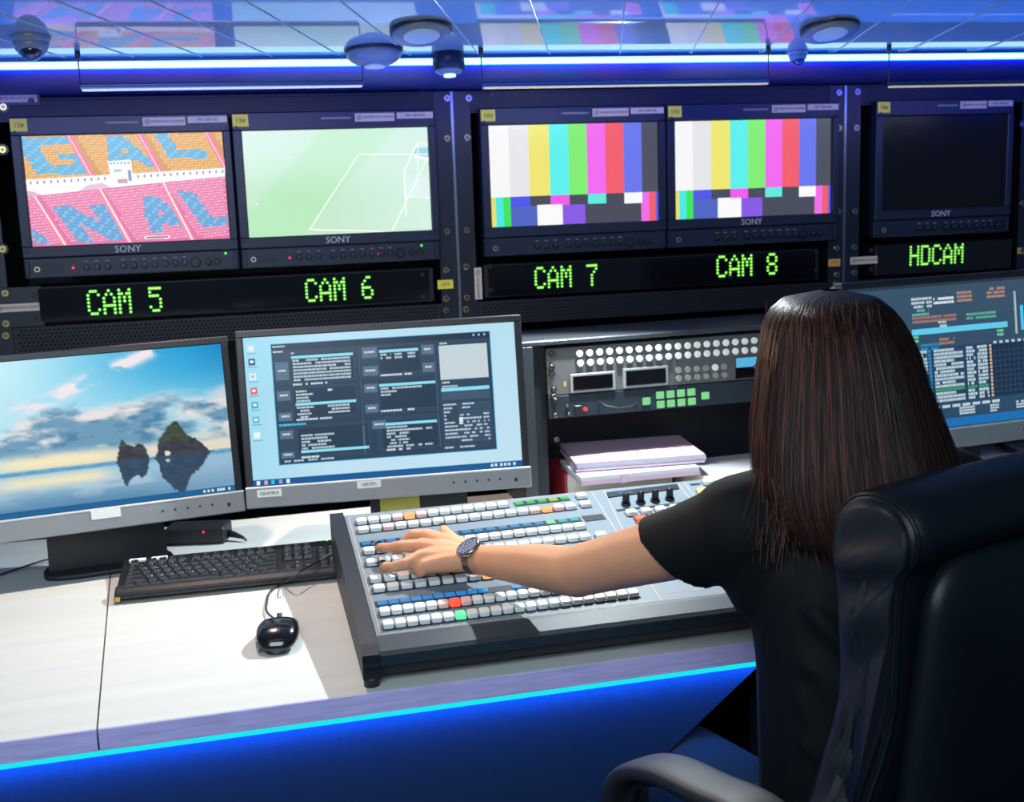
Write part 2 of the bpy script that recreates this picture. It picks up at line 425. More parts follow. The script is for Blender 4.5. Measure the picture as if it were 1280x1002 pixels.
# ---------------------------------------------------------------- equipment racks
M('perf', '0e121c', .5); M('hole', (.001, .001, .002), .9)
def screw_at(parent, x, z, y=-.004, r=.0085, mat='steel', bx=0, bz=0, name='screw'):
    g = mb('black_plastic').cyl((0, 0, 0), (0, -1, 0), r*1.25, .0012, 16)
    g.use(mat).cyl((0, -.0010, 0), (0, -1, 0), r*.86, .0034, 16, cham=.0008)
    g.use('black_plastic'); g.box(-r*.5, -.0046, -r*.1, r*.5, -.0043, r*.1); g.box(-r*.1, -.0046, -r*.5, r*.1, -.0043, r*.5)
    o = g.build(name, None, parent); o.location = (x-bx, y, z-bz); return o
PROTO = {}
def screws(parent, pts, mat, bx):
    first = None
    for (u, v) in pts:
        x, z = rk(u, v)
        if first is None: first = screw_at(parent, x, z, mat=mat, bx=bx)
        else: dup(first, (x-bx, -.004, z))
def sticker(parent, x, z, w_, h_, mat='cream_sticker', txt=None, y=-.006, ts=None, ink='ink', vert=False, name='sticker', emblem=False):
    e = mb(mat).box(-w_/2, -.0006, -h_/2, w_/2, 0, h_/2).build(name, None, parent); e.location = (x, y, z)
    if txt or emblem:
        g = mb(ink); ts = ts or h_*.5
        if vert: g.text(txt, ts, (0, -.0007, -.006), (0, 0, 1), (-1, 0, 0))
        else:
            if txt: g.text(txt, ts, (h_*.4 if emblem else 0, -.0007, 0), (1, 0, 0), (0, 0, 1))
        if emblem:
            ex, ez = (-w_/2+h_*.55, 0) if not vert else (0, h_/2-w_*.6)
            rr = (h_ if not vert else w_)*.32
            for k in range(14):
                a0, a1 = 2*PI*k/14, 2*PI*(k+1)/14
                g.add([(ex+rr*math.cos(a0), -.0008, ez+rr*math.sin(a0)), (ex+rr*math.cos(a1), -.0008, ez+rr*math.sin(a1)), (ex+rr*.78*math.cos(a1), -.0008, ez+rr*.78*math.sin(a1)), (ex+rr*.78*math.cos(a0), -.0008, ez+rr*.78*math.sin(a0))], [(0, 1, 2, 3)])
            g.box(ex-rr*.4, -.0009, ez-rr*.12, ex+rr*.4, -.0007, ez+rr*.12); g.box(ex-rr*.12, -.0009, ez-rr*.5, ex+rr*.12, -.0007, ez+rr*.5)
        g.build('print', None, e)
    return e
def rack_bay(x0, x1, label, screwL, screwR, matL, matR, zb_l, perf=True, post_left=True):
    """x0..x1 outer edges of the bay in rack coordinates"""
    t = thing('equipment_rack', label, 'equipment rack', RACK, (x0, 0, 1.0)); W = x1-x0; o = 1.0
    fl = .036
    for xx in (0, W-fl):
        mb('rack_flange').box(xx, -.004, 1.06-o, xx+fl, .0, ztop-o).build('mounting_flange', None, t)
    mb('rack_black').box(.004, .0, .002-o, .012, .45, ztop-o).build('side_panel', None, t)
    mb('rack_black').box(W-.012, .0, .002-o, W-.004, .45, ztop-o).build('side_panel', None, t)
    mb('rack_black').box(0, -.002, ztop-.004-o, W, .45, ztop-o).build('top_panel', None, t)
    mb('rack_black').box(.012, .44, .002-o, W-.012, .45, ztop-.004-o).build('back_panel', None, t)
    mb('rack_black').box(fl, -.003, ztop-.045-o, W-fl, .004, ztop-.004-o, .001).build('blanking_panel', None, t)
    # perforated ventilation panel below the name display
    g = mb('perf').box(fl, -.003, 1.112-o, W-fl, .003, 1.164-o, .001); g.use('hole')
    r = .0031; px = .0088; row = 0; z = 1.118-o
    while z < 1.160-o:
        x = fl+.012+(px/2 if row % 2 else 0)
        while x < W-fl-.01:
            g.add([(x+r*math.cos(PI/6+PI/3*k), -.0031, z+r*math.sin(PI/6+PI/3*k)) for k in range(6)], [tuple(range(6))]); x += px
        z += px*.866; row += 1
    g.build('perforated_panel', None, t)
    sA = None
    for lst, m in ((screwL, matL), (screwR, matR)):
        sA = None
        for (u, v) in lst:
            x, z = rk(u, v)
            if sA is None: sA = screw_at(t, x-x0, z-o, mat=m)
            else: dup(sA, (x-x0, -.004, z-o))
    return t
xp1 = rk(569, 250)[0]; xp2 = rk(1054, 250)[0]; xp3 = rk(1276, 230)[0]
rx0 = rk(-6, 250)[0]-.03
bayA = rack_bay(rx0, xp1-.003, 'black rack bay with brass screws holding the stadium and football pitch monitors',
    [(5, 94), (5, 134), (4, 187), (4, 311), (7, 366), (8, 404), (8, 419)],
    [(558, 123), (558, 173), (558, 289), (557, 337), (557, 372.5), (557, 387.5)], 'brass', 'steel', 0)
bayB = rack_bay(xp1+.003, xp2-.003, 'black rack bay holding the two colour bar monitors',
    [(585, 123), (583, 172), (583, 287), (582, 333), (583, 371.5), (582, 386)],
    [(1047, 116), (1047, 160), (1046, 264), (1044, 310), (1044, 343), (1043, 355)], 'steel', 'steel', 0)
bayC = rack_bay(xp2+.003, xp3+.03, 'black rack bay at the right holding the switched off monitor',
    [(1070, 115), (1069, 160), (1067, 264), (1066, 309), (1066, 341)], [(1277, 155), (1276, 254), (1276, 312), (1276, 339)], 'alu', 'alu', 0)
for xx, nm in ((xp1, 'first'), (xp2, 'second')):
    g = mb('alu').box(xx-.0028, -.006, 1.06, xx+.0028, .02, ztop)
    e = g.build('divider_strip'); e.matrix_world = RACK.mat()
    tag(e, 'bright metal upright strip between the football pitch and colour bar monitor bays' if nm == 'first' else 'dim metal upright strip right of the CAM 8 monitor', 'metal strip')
# small dark bolts and stickers on the bays
def on_bay(bay, u, v): x, z = rk(u, v); b = bay.matrix_world.translation; l = RACK.R.T @ (np.array(b)-RACK.O); return x-l[0], z-l[2]
for bay, L in ((bayA, [(40, 98), (40, 127), (43, 368), (43, 397), (526, 118), (527, 343), (527, 370)]), (bayB, [(614, 117), (911, 346), (612, 333), (613, 362), (1018, 315), (1018, 338)]), (bayC, [(1087, 313), (1087, 336)])):
    first = None
    for u, v in L:
        x, z = on_bay(bay, u, v)
        if first is None: first = screw_at(bay, x, z, y=-.0062, r=.0052, mat='bezel', name='bolt')
        else: dup(first, (x, -.0062, z))
for bay, (u0, u1, v, v2) in ((bayA, (-12, 47, 99, 126)), (bayA, (-12, 52, 360, 404))):
    x0, z0 = on_bay(bay, max(u0, -5), v2); x1, z1 = on_bay(bay, u1, v-14 if v < 200 else v-3)
    mb('rack_flange').box(x0, -.0062, z0-.01, x1, -.0042, z1, .0008).build('mounting_ear', None, bay)
def bay_sticker(bay, u, v, w_, h_, mat, txt, **k): x, z = on_bay(bay, u, v); return sticker(bay, x, z, w_, h_, mat, txt, y=k.pop('y', -.0066), **k)
bay_sticker(bayA, 20, 123, .078, .0155, 'cream_sticker', '30903492-0514-030912', ts=.0078, ink='ink_red', emblem=True)
bay_sticker(bayA, 23, 384, .082, .0155, 'cream_sticker', '30903496-0514-030912', ts=.0078, ink='ink_red', emblem=True)
bay_sticker(bayA, 556, 355, .034, .019, 'yellow_sticker', '1276', ts=.010, ink='ink_red')
bay_sticker(bayB, 597, 354, .016, .068, 'cream_sticker', '30903493-0514', ts=.0085, ink='ink_red', vert=True, emblem=True)
bay_sticker(bayB, 1041, 328, .030, .017, 'orange_sticker', '1277', ts=.009, ink='ink_red')
bay_sticker(bayC, 1078, 325, .070, .017, 'cream_sticker', '30903495-0514', ts=.0085, ink='ink_red', emblem=True)
bay_sticker(bayC, 1274, 313, .020, .015, 'orange_sticker', '1278', ts=.007, ink='ink_red')

# name displays with green dot matrix writing
FONT5 = {'C': ['01110', '10001', '10000', '10000', '10000', '10001', '01110'], 'A': ['00100', '01010', '10001', '10001', '11111', '10001', '10001'],
 'M': ['10001', '11011', '10101', '10101', '10001', '10001', '10001'], 'H': ['10001', '10001', '10001', '11111', '10001', '10001', '10001'],
 'D': ['11110', '10001', '10001', '10001', '10001', '10001', '11110'], '5': ['11111', '10000', '11110', '00001', '00001', '10001', '01110'],
 '6': ['00110', '01000', '10000', '11110', '10001', '10001', '01110'], '7': ['11111', '00001', '00010', '00100', '00100', '00100', '00100'],
 '8': ['01110', '10001', '10001', '01110', '10001', '10001', '01110'], ' ': ['00000']*7}
glow('dot_core', 'd8ff78', 1.15); glow('dot_halo', '12e03a', .9); M('dot_off', (.004, .006, .004), .5)  # green discs paint the glow around each lit dot
def name_display(bay, words, ulo, uhi, label, zc=None):
    xa, za = rk(ulo, 370 if ulo < 500 else 350); xb, _ = rk(uhi, 340)
    z0, z1 = 1.171, 1.242
    t = thing('name_display', label, 'LED display', RACK, (xa, 0, z0))
    W = xb-xa; H = z1-z0
    mb('bezel_dark').box(0, -.006, 0, W, .10, H, .0015).build('housing', None, t)
    mb('acrylic').box(.01, -.0085, .003, W-.01, -.006, H-.003).build('window', None, t)
    for txt, u0, u1, v0, v1 in words:
        xl, zt = rk(u0, v0); xr, zb = rk(u1, v1)
        n = len(txt)*6-1; p = (xr-xl)/(n-1) if n > 1 else .006; pz = (zt-zb)/6
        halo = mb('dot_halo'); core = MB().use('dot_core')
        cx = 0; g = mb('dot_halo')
        for ch in txt:
            for r_, row in enumerate(FONT5[ch]):
                for c_, bit in enumerate(row):
                    if bit == '1':
                        X, Z = xl-xa+(cx+c_)*p, zt-z0-r_*pz; R = p*.70
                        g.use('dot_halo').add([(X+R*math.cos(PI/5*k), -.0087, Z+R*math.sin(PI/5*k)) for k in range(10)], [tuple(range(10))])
                        R = p*.46
                        g.use('dot_core').add([(X+R*math.cos(PI/4*k), -.0090, Z+R*math.sin(PI/4*k)) for k in range(8)], [tuple(range(8))])
            cx += 6
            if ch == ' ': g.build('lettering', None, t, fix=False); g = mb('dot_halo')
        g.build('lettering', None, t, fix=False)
    return t
name_display(bayA, [('CAM 5', 110, 202, 364, 387), ('CAM 6', 382, 465, 350, 371)], 42, 541, 'long black green dot name display below the stadium and football pitch monitors')
name_display(bayB, [('CAM 7', 668, 744, 335, 355), ('CAM 8', 895, 968, 321, 341)], 604, 1022, 'long black green dot name display below the two colour bar monitors')
name_display(bayC, [('HDCAM', 1136, 1200, 308.5, 327)], 1092, 1262, 'black display showing HDCAM in green dots')

# ---------------------------------------------------------------- rack monitors
LET = {'G': ['0111', '1000', '1011', '1001', '0111'], 'A': ['0110', '1001', '1111', '1001', '1001'], 'L': ['1000', '1000', '1000', '1000', '1111'], 'N': ['1001', '1101', '1011', '1001', '1001']}
def pic_stadium(p):
    p.q(0, 0, 1, 1, 'fbeff6', 0)
    nx = 58
    def seats(ya, yb, rows, base1, base2, gap, letters, shear, aisles, tilt):
        for r in range(rows):
            yy = ya+(yb-ya)*r/rows; h = (yb-ya)/rows
            for c in range(nx):
                x = (c+.12*(r % 2))/nx; xs = x
                y0 = yy+tilt*(1-x)
                lc = base1 if (r+c) % 3 else base2
                for (lx, ly, lw, lh, L) in letters:
                    a = (xs-shear*(y0-ly)-lx)/lw; b_ = (y0-ly)/lh
                    if 0 <= a < 1 and 0 <= b_ < 1 and letter_on(L, a, b_): lc = '48b4e6' if (r+c) % 4 else '6cc8ee'
                if any(abs(x-(ax+shear*(y0-ya))) < .021 for ax in aisles): continue
                if y0+h > 1 or y0 < 0: continue
                big = lc in ('48b4e6', '6cc8ee')
                p.q(x, y0, min(x+(.97 if big else .86)/nx, 1), y0+h*(.88 if big else .64), lc, 2)
        p.k = 3
    def letter_on(L, a, b_):
        if L == 'L': return a < .34 or b_ > .72
        if L == 'A':
            cx = .5; half = .16+.42*b_
            return abs(a-cx) < half and not (abs(a-cx) < half-.30 and (b_ > .78 or .32 < b_ < .56))
        if L == 'G': return (a < .30 and .1 < b_ < .95) or b_ < .2 or b_ > .76 or (b_ > .45 and a > .68) or (.45 < b_ < .6 and a > .5)
        if L == 'N': return a < .30 or a > .70 or abs(a-.12-.76*b_) < .20
        return False
    p.poly([(0, 0), (1, 0), (1, .34), (0, .395)], 'd09a58', 1)
    seats(-.06, .335, 17, 'f6c274', 'eeb060', 0, [(-.05, .0, .31, .34, 'G'), (.33, -.01, .22, .31, 'A'), (.63, -.05, .20, .28, 'L')], .30, [.22, .57, .91], .06)
    # red lanes of the upper tier
    for ax in (.215, .565, .905):
        p.poly([(ax, 0), (ax+.03, 0), (ax+.135, .40), (ax+.10, .40)], 'f57a98', 4); p.poly([(ax+.008, 0), (ax+.014, 0), (ax+.118, .40), (ax+.110, .40)], 'ffd0dc', 5)
    # white balcony and rail
    p.poly([(0, .39), (1, .335), (1, .47), (0, .60)], 'fdf6fb', 6)
    for k in range(60):
        x = k/60; y = .405-.055*x
        if k % 2: p.q(x, y, x+.009, y+.030, '8896b0', 7)
    p.poly([(0, .40), (1, .345), (1, .352), (0, .408)], 'ffffff', 8)
    p.poly([(.0, .49), (.03, .50), (.09, .55), (0, .58)], 'd9b8cc', 7)
    for ax in (.30, .67):
        p.poly([(ax, .455), (ax+.07, .44), (ax+.13, .50), (ax-.06, .52)], 'e2c3d8', 7)
    p.poly([(.41, .245), (.525, .235), (.53, .45), (.42, .47)], 'fbfcff', 9)
    for k in range(6): p.q(.418+.018*k, .255, .428+.018*k, .275, '9aa6bc', 10)
    p.q(.435, .32, .475, .345, 'b6c4d8', 10); p.q(.505, .33, .522, .43, '7f9ccc', 10); p.q(.45, .41, .50, .45, 'c0a8a0', 10)
    # lower tier
    p.poly([(0, .545), (.5, .475), (1, .415), (1, 1), (0, 1)], 'e07aa6', 11)
    def lower():
        ya, yb, rows = .42, 1.08, 25
        for r in range(rows):
            h = (yb-ya)/rows
            for c in range(nx):
                x = (c+.3*(r % 2))/nx; y0 = ya+h*r+.135*(1-x)
                lc = 'fa9cc0' if (r+c) % 3 else 'f6b4d0'
                for (lx, ly, lw, lh, L) in ((-.18, .74, .20, .34, 'A'), (.10, .63, .27, .35, 'N'), (.48, .56, .22, .35, 'A'), (.745, .53, .22, .34, 'L')):
                    a = (x-.34*(y0-ly)-lx)/lw; b_ = (y0-ly)/lh
                    if 0 <= a < 1 and 0 <= b_ < 1 and letter_on(L, a, b_): lc = '48aee0' if (r+c) % 4 else '70c8ee'
                if any(abs(x-(ax+.29*(y0-.50))) < .016 for ax in (.03, .355, .68)): continue
                if y0+h > .995 or y0 < .42+.12*(1-x) or x > .985: continue
                big = lc in ('48aee0', '70c8ee')
                p.q(x, y0, x+(.97 if big else .85)/nx, y0+h*(.88 if big else .6), lc, 12)
    lower()
    for ax, t_ in ((.02, .54), (.345, .495), (.665, .455)):
        p.poly([(ax-.005, t_), (ax+.022, t_), (ax+.155, .997), (ax+.122, .997)], 'fb8ca8', 13); p.poly([(ax+.010, t_), (ax+.018, t_), (ax+.145, .997), (ax+.135, .997)], 'fff0f4', 14)
    p.q(.56, .945, .69, .975, 'f6f2f6', 15); p.q(.57, .953, .68, .967, 'c04070', 16)
def pic_pitch(p):
    def f(X, Y):
        a = C3('ddf6ec'); b = C3('c6ebcc'); c = C3('d8f5ee')
        t = sst(.15, .75, Y)*sst(1.1, .2, X*.8+.1); n = fbm(X*9, Y*6, 3)
        u = mix(a+0*X[..., None], b+0*X[..., None], np.clip(t+.25*n, 0, 1))
        s = sst(.30, .31, X+.55*Y-.12)*sst(.72, .70, X+.55*Y-.12)
        u = mix(u, u*np.array([.93, 1.0, .92]), .8*s)
        return mix(u, c+0*X[..., None], .35*sst(.5, 1, X)*(1-Y))+.02*(n[..., None]-.5)
    p.grid(72, 44, f, 0)
    def line(a, b, w_=.006, c='ffffff'):
        dx, dy = (b[0]-a[0])*1.78, b[1]-a[1]; L = math.hypot(dx, dy); nx_, ny_ = -dy/L*w_/1.78, dx/L*w_
        p.poly([(a[0]+nx_, a[1]+ny_), (b[0]+nx_, b[1]+ny_), (b[0]-nx_, b[1]-ny_), (a[0]-nx_, a[1]-ny_)], c, 3)
    line((.615, .245), (1, .262)); line((.615, .245), (.325, .945)); line((.325, .945), (.77, 1.0)); line((.775, .995), (.995, .30))
    # goal
    p.poly([(.865, .47), (1, .50), (1, .70), (.865, .66)], 'dff4f4', 2)
    for k in range(12): line((.865, .45+.018*k), (1, .46+.02*k), .0012, 'f4ffff')
    line((.945, .14), (.86, .42), .008); line((.86, .42), (.86, .86), .007); line((.945, .14), (1, .17), .006); line((.945, .14), (.93, .62), .005)
    p.poly([(.93, .20), (1, .20), (1, .29), (.915, .27)], 'a6ddf0', 2); line((.92, .28), (1, .31), .014); line((.86, .66), (1, .69), .004)
    p.q(.24, .26, .252, .268, 'ffffff', 3); p.q(.045, .68, .06, .69, 'ffffff', 3); p.q(.445, .06, .453, .066, 'ffffff', 3)
def pic_bars(p, s=1):
    cols = ['f7f7f7', 'e6e7ea', 'efe773', '5ff0ec', '83ee74', 'f26cf0', 'f2606c', '6c78ee', '4f5260']
    xs = [0, .115, .23, .35, .463, .573, .683, .793, .903, 1]
    ys = .705
    for k in range(9): p.q(xs[k], 0, xs[k+1], ys+.002, cols[k], 1)
    p.q(0, ys, 1, 1, '4a4d5b', 1)
    p.q(0, ys, .028, 1, 'e8e070', 2); p.q(.028, ys, .073, 1, '50e8e4', 2); p.q(.073, ys, .115, 1, '3fe65a', 2)
    p.q(.115, ys, .23, ys+.10, '5258ec', 2); p.q(.23, ys, .35, ys+.09, '4a4d5b', 2); p.q(.35, ys, .463, ys+.10, 'f060e8', 2); p.q(.573, ys, .683, ys+.10, '62ecdc', 2); p.q(.793, ys, .903, ys+.11, 'fafafa', 2)
    p.q(.115, ys+.10, .27, 1, '5468c4', 2); p.q(.27, ys+.09, .42, 1, 'fafafa', 2); p.q(.42, ys+.10, .555, 1, '8a5ce6', 2)
    p.q(.895, ys+.0, .945, 1, 'f070ea', 1.8); p.q(.945, ys, .985, 1, 'f2606c', 1.8); p.q(.985, ys, 1, 1, '5a62ec', 1.8)
    p.q(.555, ys+.10, .895, 1, '4a4d5b', 1.7)
glow('led_red', 'ff3040', 1.6); glow('led_green', '60ff60', 1.4)
M('knob', '141a24', .4); M('mark', '8a8878', .5); M('jack', 'c8c0a0', .3, .8)
SW, SH, STZ = .3767, .2117, 1.5334
def rack_monitor(x, label, fn, num, serial, lit=True, screen_w=SW, logo=True, lights=(), scr_mat='screen', sh=SH, group='picture monitors in the rack'):
    t = thing('rack_monitor', label, 'monitor', RACK, (x, 0, STZ-sh/2)); W, H = screen_w, sh
    x0, x1, z0, z1 = -.019, W+.0155, -H/2-.062, H/2+.036
    f = MB().use('bezel')
    # frame around the screen, slightly proud
    f.box(x0, -.026, H/2, x1, .0, z1, .0025); f.box(x0, -.026, -H/2-.022, x1, 0, -H/2, .002)
    f.box(x0, -.026, -H/2-.001, -.001, 0, H/2+.001, .0015); f.box(W+.001, -.026, -H/2-.001, x1, 0, H/2+.001, .0015)
    f.use('bezel_dark').box(x0+.008, -.0175, H/2-.0005, x1-.008, -.0165, H/2+.004)
    f.build('bezel', None, t)
    mb('bezel_dark').box(x0+.004, 0, z0+.004, x1-.004, .18, z1-.004, .002).build('housing', None, t)
    p = Pic(W, H); 
    if fn: fn(p)
    else: p.q(0, 0, 1, 1, '020307', 0)
    s_ = p.build('screen', scr_mat, t, (W/2, -.0155, 0))
    mb('bezel_dark').box(-.001, -.0150, -H/2, W+.001, -.002, H/2).build('panel', None, t)
    c = mb('bezel').box(x0, -.022, z0, x1, 0, -H/2-.0225, .002); c.build('control_strip', None, t)
    yk = -.022
    zc = (z0-H/2-.0225)/2-.0
    if logo: 
        g = mb('logo_print').text('SONY', .019, (W/2-.01, -.0262, -H/2-.012), th=.0003); g.build('logo', None, t)
    # handles tabs
    for xx in (x0+.003, x1-.012): mb('bezel').box(xx, -.028, z0+.006, xx+.007, -.021, zc+.014, .001).build('tab', None, t)
    mb('jack').cyl((x0+.024, yk, zc-.002), (0, -1, 0), .0055, .003, 16).use('hole').cyl((x0+.024, yk-.003, zc-.002), (0, -1, 0), .003, .0004, 12).build('headphone_jack', None, t)
    kk = None
    kx = [.112, .132, .152, .182, .202, .222, .242, .262, .282, .300]
    for q in kx:
        if kk is None:
            kk = mb('knob').cyl((0, 0, 0), (0, -1, 0), .0062, .006, 14, cham=.0012).use('mark').box(-.0005, -.0063, .001, .0005, -.0060, .005).build('knob', None, t); kk.location = (q-.015, yk, zc-.002)
        else: dup(kk, (q-.015, yk, zc-.002))
    for q, r in ((.318, .0095), (.343, .0062), (.360, .0062)):
        if q < W: mb('knob').cyl((q-.012, yk, zc-.002), (0, -1, 0), r, .008, 20, cham=.0015).build('knob', None, t)
    g = mb('mark')
    for q in kx: g.box(q-.019, yk-.0003, zc+.0085, q-.011, yk+.001, zc+.0105)
    g.build('panel_print', None, t)
    g = mb('hole')
    for i in range(9):
        for j in range(5): g.box(x0+.038+i*.0042, yk-.0003, zc-.010+j*.0042, x0+.0395+i*.0042, yk+.001, zc-.0085+j*.0042)
    g.build('speaker_slots', None, t)
    for (q, dz, c_) in lights: mb(c_).cyl((q, yk, zc+dz), (0, -1, 0), .0024, .003, 12).build('status_light', None, t)
    # corner screws of the frame
    k0 = None
    for xx in (x0+.009, x1-.008):
        for zz in (H/2+.006, -H/2-.008):
            if k0 is None: k0 = mb('bezel_dark').cyl((0, 0, 0), (0, -1, 0), .0038, .0018, 12).build('corner_screw', None, t); k0.location = (xx, -.0255, zz)
            else: dup(k0, (xx, -.0255, zz))
    g = mb('mark').box(W*.42, -.0268, z1-.017, W*.58, -.026, z1-.0125, .0004); g.build('vent_mark', None, t)
    sticker(t, x0+.0175, z1-.016, .031, .024, 'yellow_sticker', num, y=-.0262, ts=.0125, ink='ink_red', name='number_sticker')
    sticker(t, W*.71, z1-.0145, W*.215, .0165, 'cream_sticker', serial[0], y=-.0262, ts=.0065, ink='ink_red', name='asset_sticker', emblem=True)
    sticker(t, W*.93, z1-.0125, W*.20, .0125, 'cream_sticker', serial[1], y=-.0268, ts=.0075, ink='ink', name='serial_sticker')
    return t
rack_monitor(-.9218, 'rack monitor showing stadium seats in orange, blue and pink', pic_stadium, '12#', ('30903492-0514-030903', 'S/N: 3001672'), lights=((.072, -.002, 'led_red'), (.366, .013, 'led_green')))
rack_monitor(-.9218+.4155, 'rack monitor showing a pale green football pitch with goal', pic_pitch, '13#', ('30903492-0514-030904', 'S/N: 3001674'), lights=((.078, -.002, 'led_red'), (.262, -.002, 'led_red'), (.352, .011, 'led_green')))
rack_monitor(0, 'colour bar rack monitor beside the bright metal upright strip', pic_bars, '16#', ('30903493-0514-030905', 'S/N: 3001658'), logo=False)
rack_monitor(.4155, 'colour bar rack monitor beside the dim metal upright strip', pic_bars, '17#', ('30903493-0514-030906', 'S/N: 3001660'))
x9 = rk(1097, 200)[0]; 
rack_monitor(x9, 'switched off black rack monitor standing above HDCAM', None, '18#', ('30903495-0514-030907', 'S/N: 3001661'), screen_w=rk(1250, 200)[0]-x9)

# ---------------------------------------------------------------- the console desk
M('worktop', 'cdd0cc', .38, vary=.05, vscale=5, stretch=(.35, 5, 1), bump=.03, bscale=40)
M('edge_band', 'bcb4e6', .5, vary=.18, vscale=14, stretch=(1, 6, 14))  # lilac wood grain, with the blue light's tint put into the colour
M('apron', '0e2a4c', .55, vary=.08, vscale=200)
ZT = .74
XL, XR = -1.55, 2.3
pf = DESK.R.T @ (onz(122, 908, ZT)-DESK.O); pb = DESK.R.T @ (onz(136, 745, ZT)-DESK.O)
jx = pf[0]; js = (pb[0]-pf[0])/(pb[1]-pf[1])          # the joint between the two worktops runs slightly askew
desk = thing('console_desk', 'long pale wooden control desk with a glowing blue edge in front of the monitors', 'desk', DESK, (0, 0, 0))
def slab(x0a, x0b, x1a, x1b, nm):
    g = mb('worktop').prism([(x0a, .0025), (x1a, .0025), (x1b, .985), (x0b, .985)], ZT-.026, ZT, 'z')
    return g.build(nm, None, desk)
jB = jx+js*.985
slab(XL, XL, jx-.0012, jB-.0012, 'worktop'); slab(jx+.0012, jB+.0012, XR, XR, 'worktop')
for a, c in ((XL, jx-.001), (jx+.001, XR)):
    mb('edge_band').box(a, 0, ZT-.030, c, .003, ZT-.0005, .0006).build('edge_band', None, desk)
mb('bezel_dark').box(XL, .004, ZT-.040, XR, .98, ZT-.0262).build('underframe', None, desk)
mb('led_cyan').box(XL, -.0005, ZT-.0365, jx+1.045, .0035, ZT-.0302).build('light_strip', None, desk)
glow('desk_halo', '0a40ff', 2)
strip_light('desk_strip_glow', DESK, XL, jx+1.04+.02, .004, ZT-.0415, (0, .30, -1), 3.4, .004, (.02, .22, 1))
strip_light('desk_strip_glow_front', DESK, XL, jx+1.04+.02, -.004, ZT-.034, (0, -1, .3), .22, .004, (.02, .12, 1))
mb('desk_halo').box(XL, .001, ZT-.0400, jx+1.04+.02, .0035, ZT-.0366).build('light_strip_halo', None, desk)  # added glowing blue band, the halo below the desk strip
_a = DESK.hit(948, 832, 1, .018); _b = DESK.hit(822, 952, 1, .018); _k = (_a[0]-_b[0])/(_a[2]-_b[2])
zt_a = ZT-.0402
mb('apron').prism([(XL, .30), (_b[0]+_k*(.30-_b[2]), .30), (_b[0]+_k*(zt_a-_b[2]), zt_a), (XL, zt_a)], .018, .034, 'y').build('apron_panel', None, desk)
mb('apron').prism([(_a[0]+.75, .30), (XR, .30), (XR, zt_a), (_a[0]+.75, zt_a)], .018, .034, 'y').build('apron_panel', None, desk)
for x in (XL+.1, .3, XR-.15): mb('black_soft').box(x, .06, 0, x+.05, .95, ZT-.041, .004).build('leg', None, desk)

# ---------------------------------------------------------------- desk monitors
M('screen_grey', '0b1626', .35)
def mon_frame(x, y, z, yaw, tilt): return Frame((x, y, z), Rm('z', math.radians(yaw)) @ Rm('x', math.radians(tilt)))
def desk_monitor(fr, label, fn, W=.5005, H=.2728, nx=0, stickers=(), power=True, base=(-.12, .12), neck=.078, bd=.095):
    t = thing('desktop_monitor', label, 'monitor', fr, (0, 0, 0), None)
    bz = .0135; ch = .040
    f = mb('black_plastic')
    f.box(-W/2-bz, -.006, H/2, W/2+bz, .016, H/2+bz, .002); f.box(-W/2-bz, -.006, -H/2-.002, -W/2, .016, H/2+.001, .002); f.box(W/2, -.006, -H/2-.002, W/2+bz, .016, H/2+.001, .002)
    f.build('bezel', None, t)
    mb('black_plastic').box(-W/2-bz+.004, .012, -H/2-ch+.004, W/2+bz-.004, .045, H/2+bz-.004, .006).build('rear_housing', None, t)
    p = Pic(W, H); fn(p); p.build('screen', 'screen_dim', t, (0, -.0008, 0))
    mb('black_plastic').box(-W/2, -.0004, -H/2, W/2, .012, H/2).build('panel', None, t)
    g = mb('silver_plastic').box(-W/2-bz-.001, -.010, -H/2-ch, W/2+bz+.001, .014, -H/2-.003, .002); g.build('lower_bezel', None, t)
    mb('silver_edge').box(-W/2-bz-.001, -.0105, -H/2-.0045, W/2+bz+.001, -.004, -H/2-.0005, .0008).build('bright_edge', None, t)
    for (x, z, w_, h_, txt) in stickers: sticker(t, x, -H/2+z, w_, h_, 'white_print', txt, y=-.0101, ts=h_*.62, name='name_sticker')
    g = mb('black_soft')
    for k in range(5): g.box(W/2-.135+k*.022, -.0104, -H/2-.022, W/2-.131+k*.022, -.0098, -H/2-.018)
    g.box(W/2-.018, -.0104, -H/2-.027, W/2-.012, -.0098, -H/2-.020); g.build('button_row', None, t)
    # stand: neck follows the housing down, foot stands flat on the desk
    Rt = fr.R.T
    def loc(pw): return Rt @ (np.array(pw)-fr.O)
    yawR = Rm('z', math.atan2(fr.R[1, 0], fr.R[0, 0]))
    def W2(x, y, z): return loc(np.array([fr.O[0], fr.O[1], 0]) + yawR @ np.array([x, y, 0]) + np.array([0, 0, z]))
    zb = ZT+.0005
    g = mb('black_soft'); c = []
    for zz, hw, y0, y1 in ((zb+.008, neck, .045, .075), (fr.O[2]-.04, neck*.95, .045, .075), (fr.O[2]+.02, neck*.7, .03, .06)):
        c.append([W2(nx-hw, y0, zz), W2(nx+hw, y0, zz), W2(nx+hw, y1, zz), W2(nx-hw, y1, zz)])
    g.loft(c, True, False); g.build('stand_neck', None, t)
    g = mb('black_soft'); n = 40; rr = lambda s, z: [W2(nx+(base[1]-base[0])/2*s*math.copysign(abs(math.cos(2*PI*k/n))**.55, math.cos(2*PI*k/n)), .052+bd*s*math.copysign(abs(math.sin(2*PI*k/n))**.55, math.sin(2*PI*k/n)), z) for k in range(n)]
    g.loft([rr(1, zb), rr(1, zb+.006), rr(.97, zb+.009)]); g.build('stand_base', None, t)
    return t

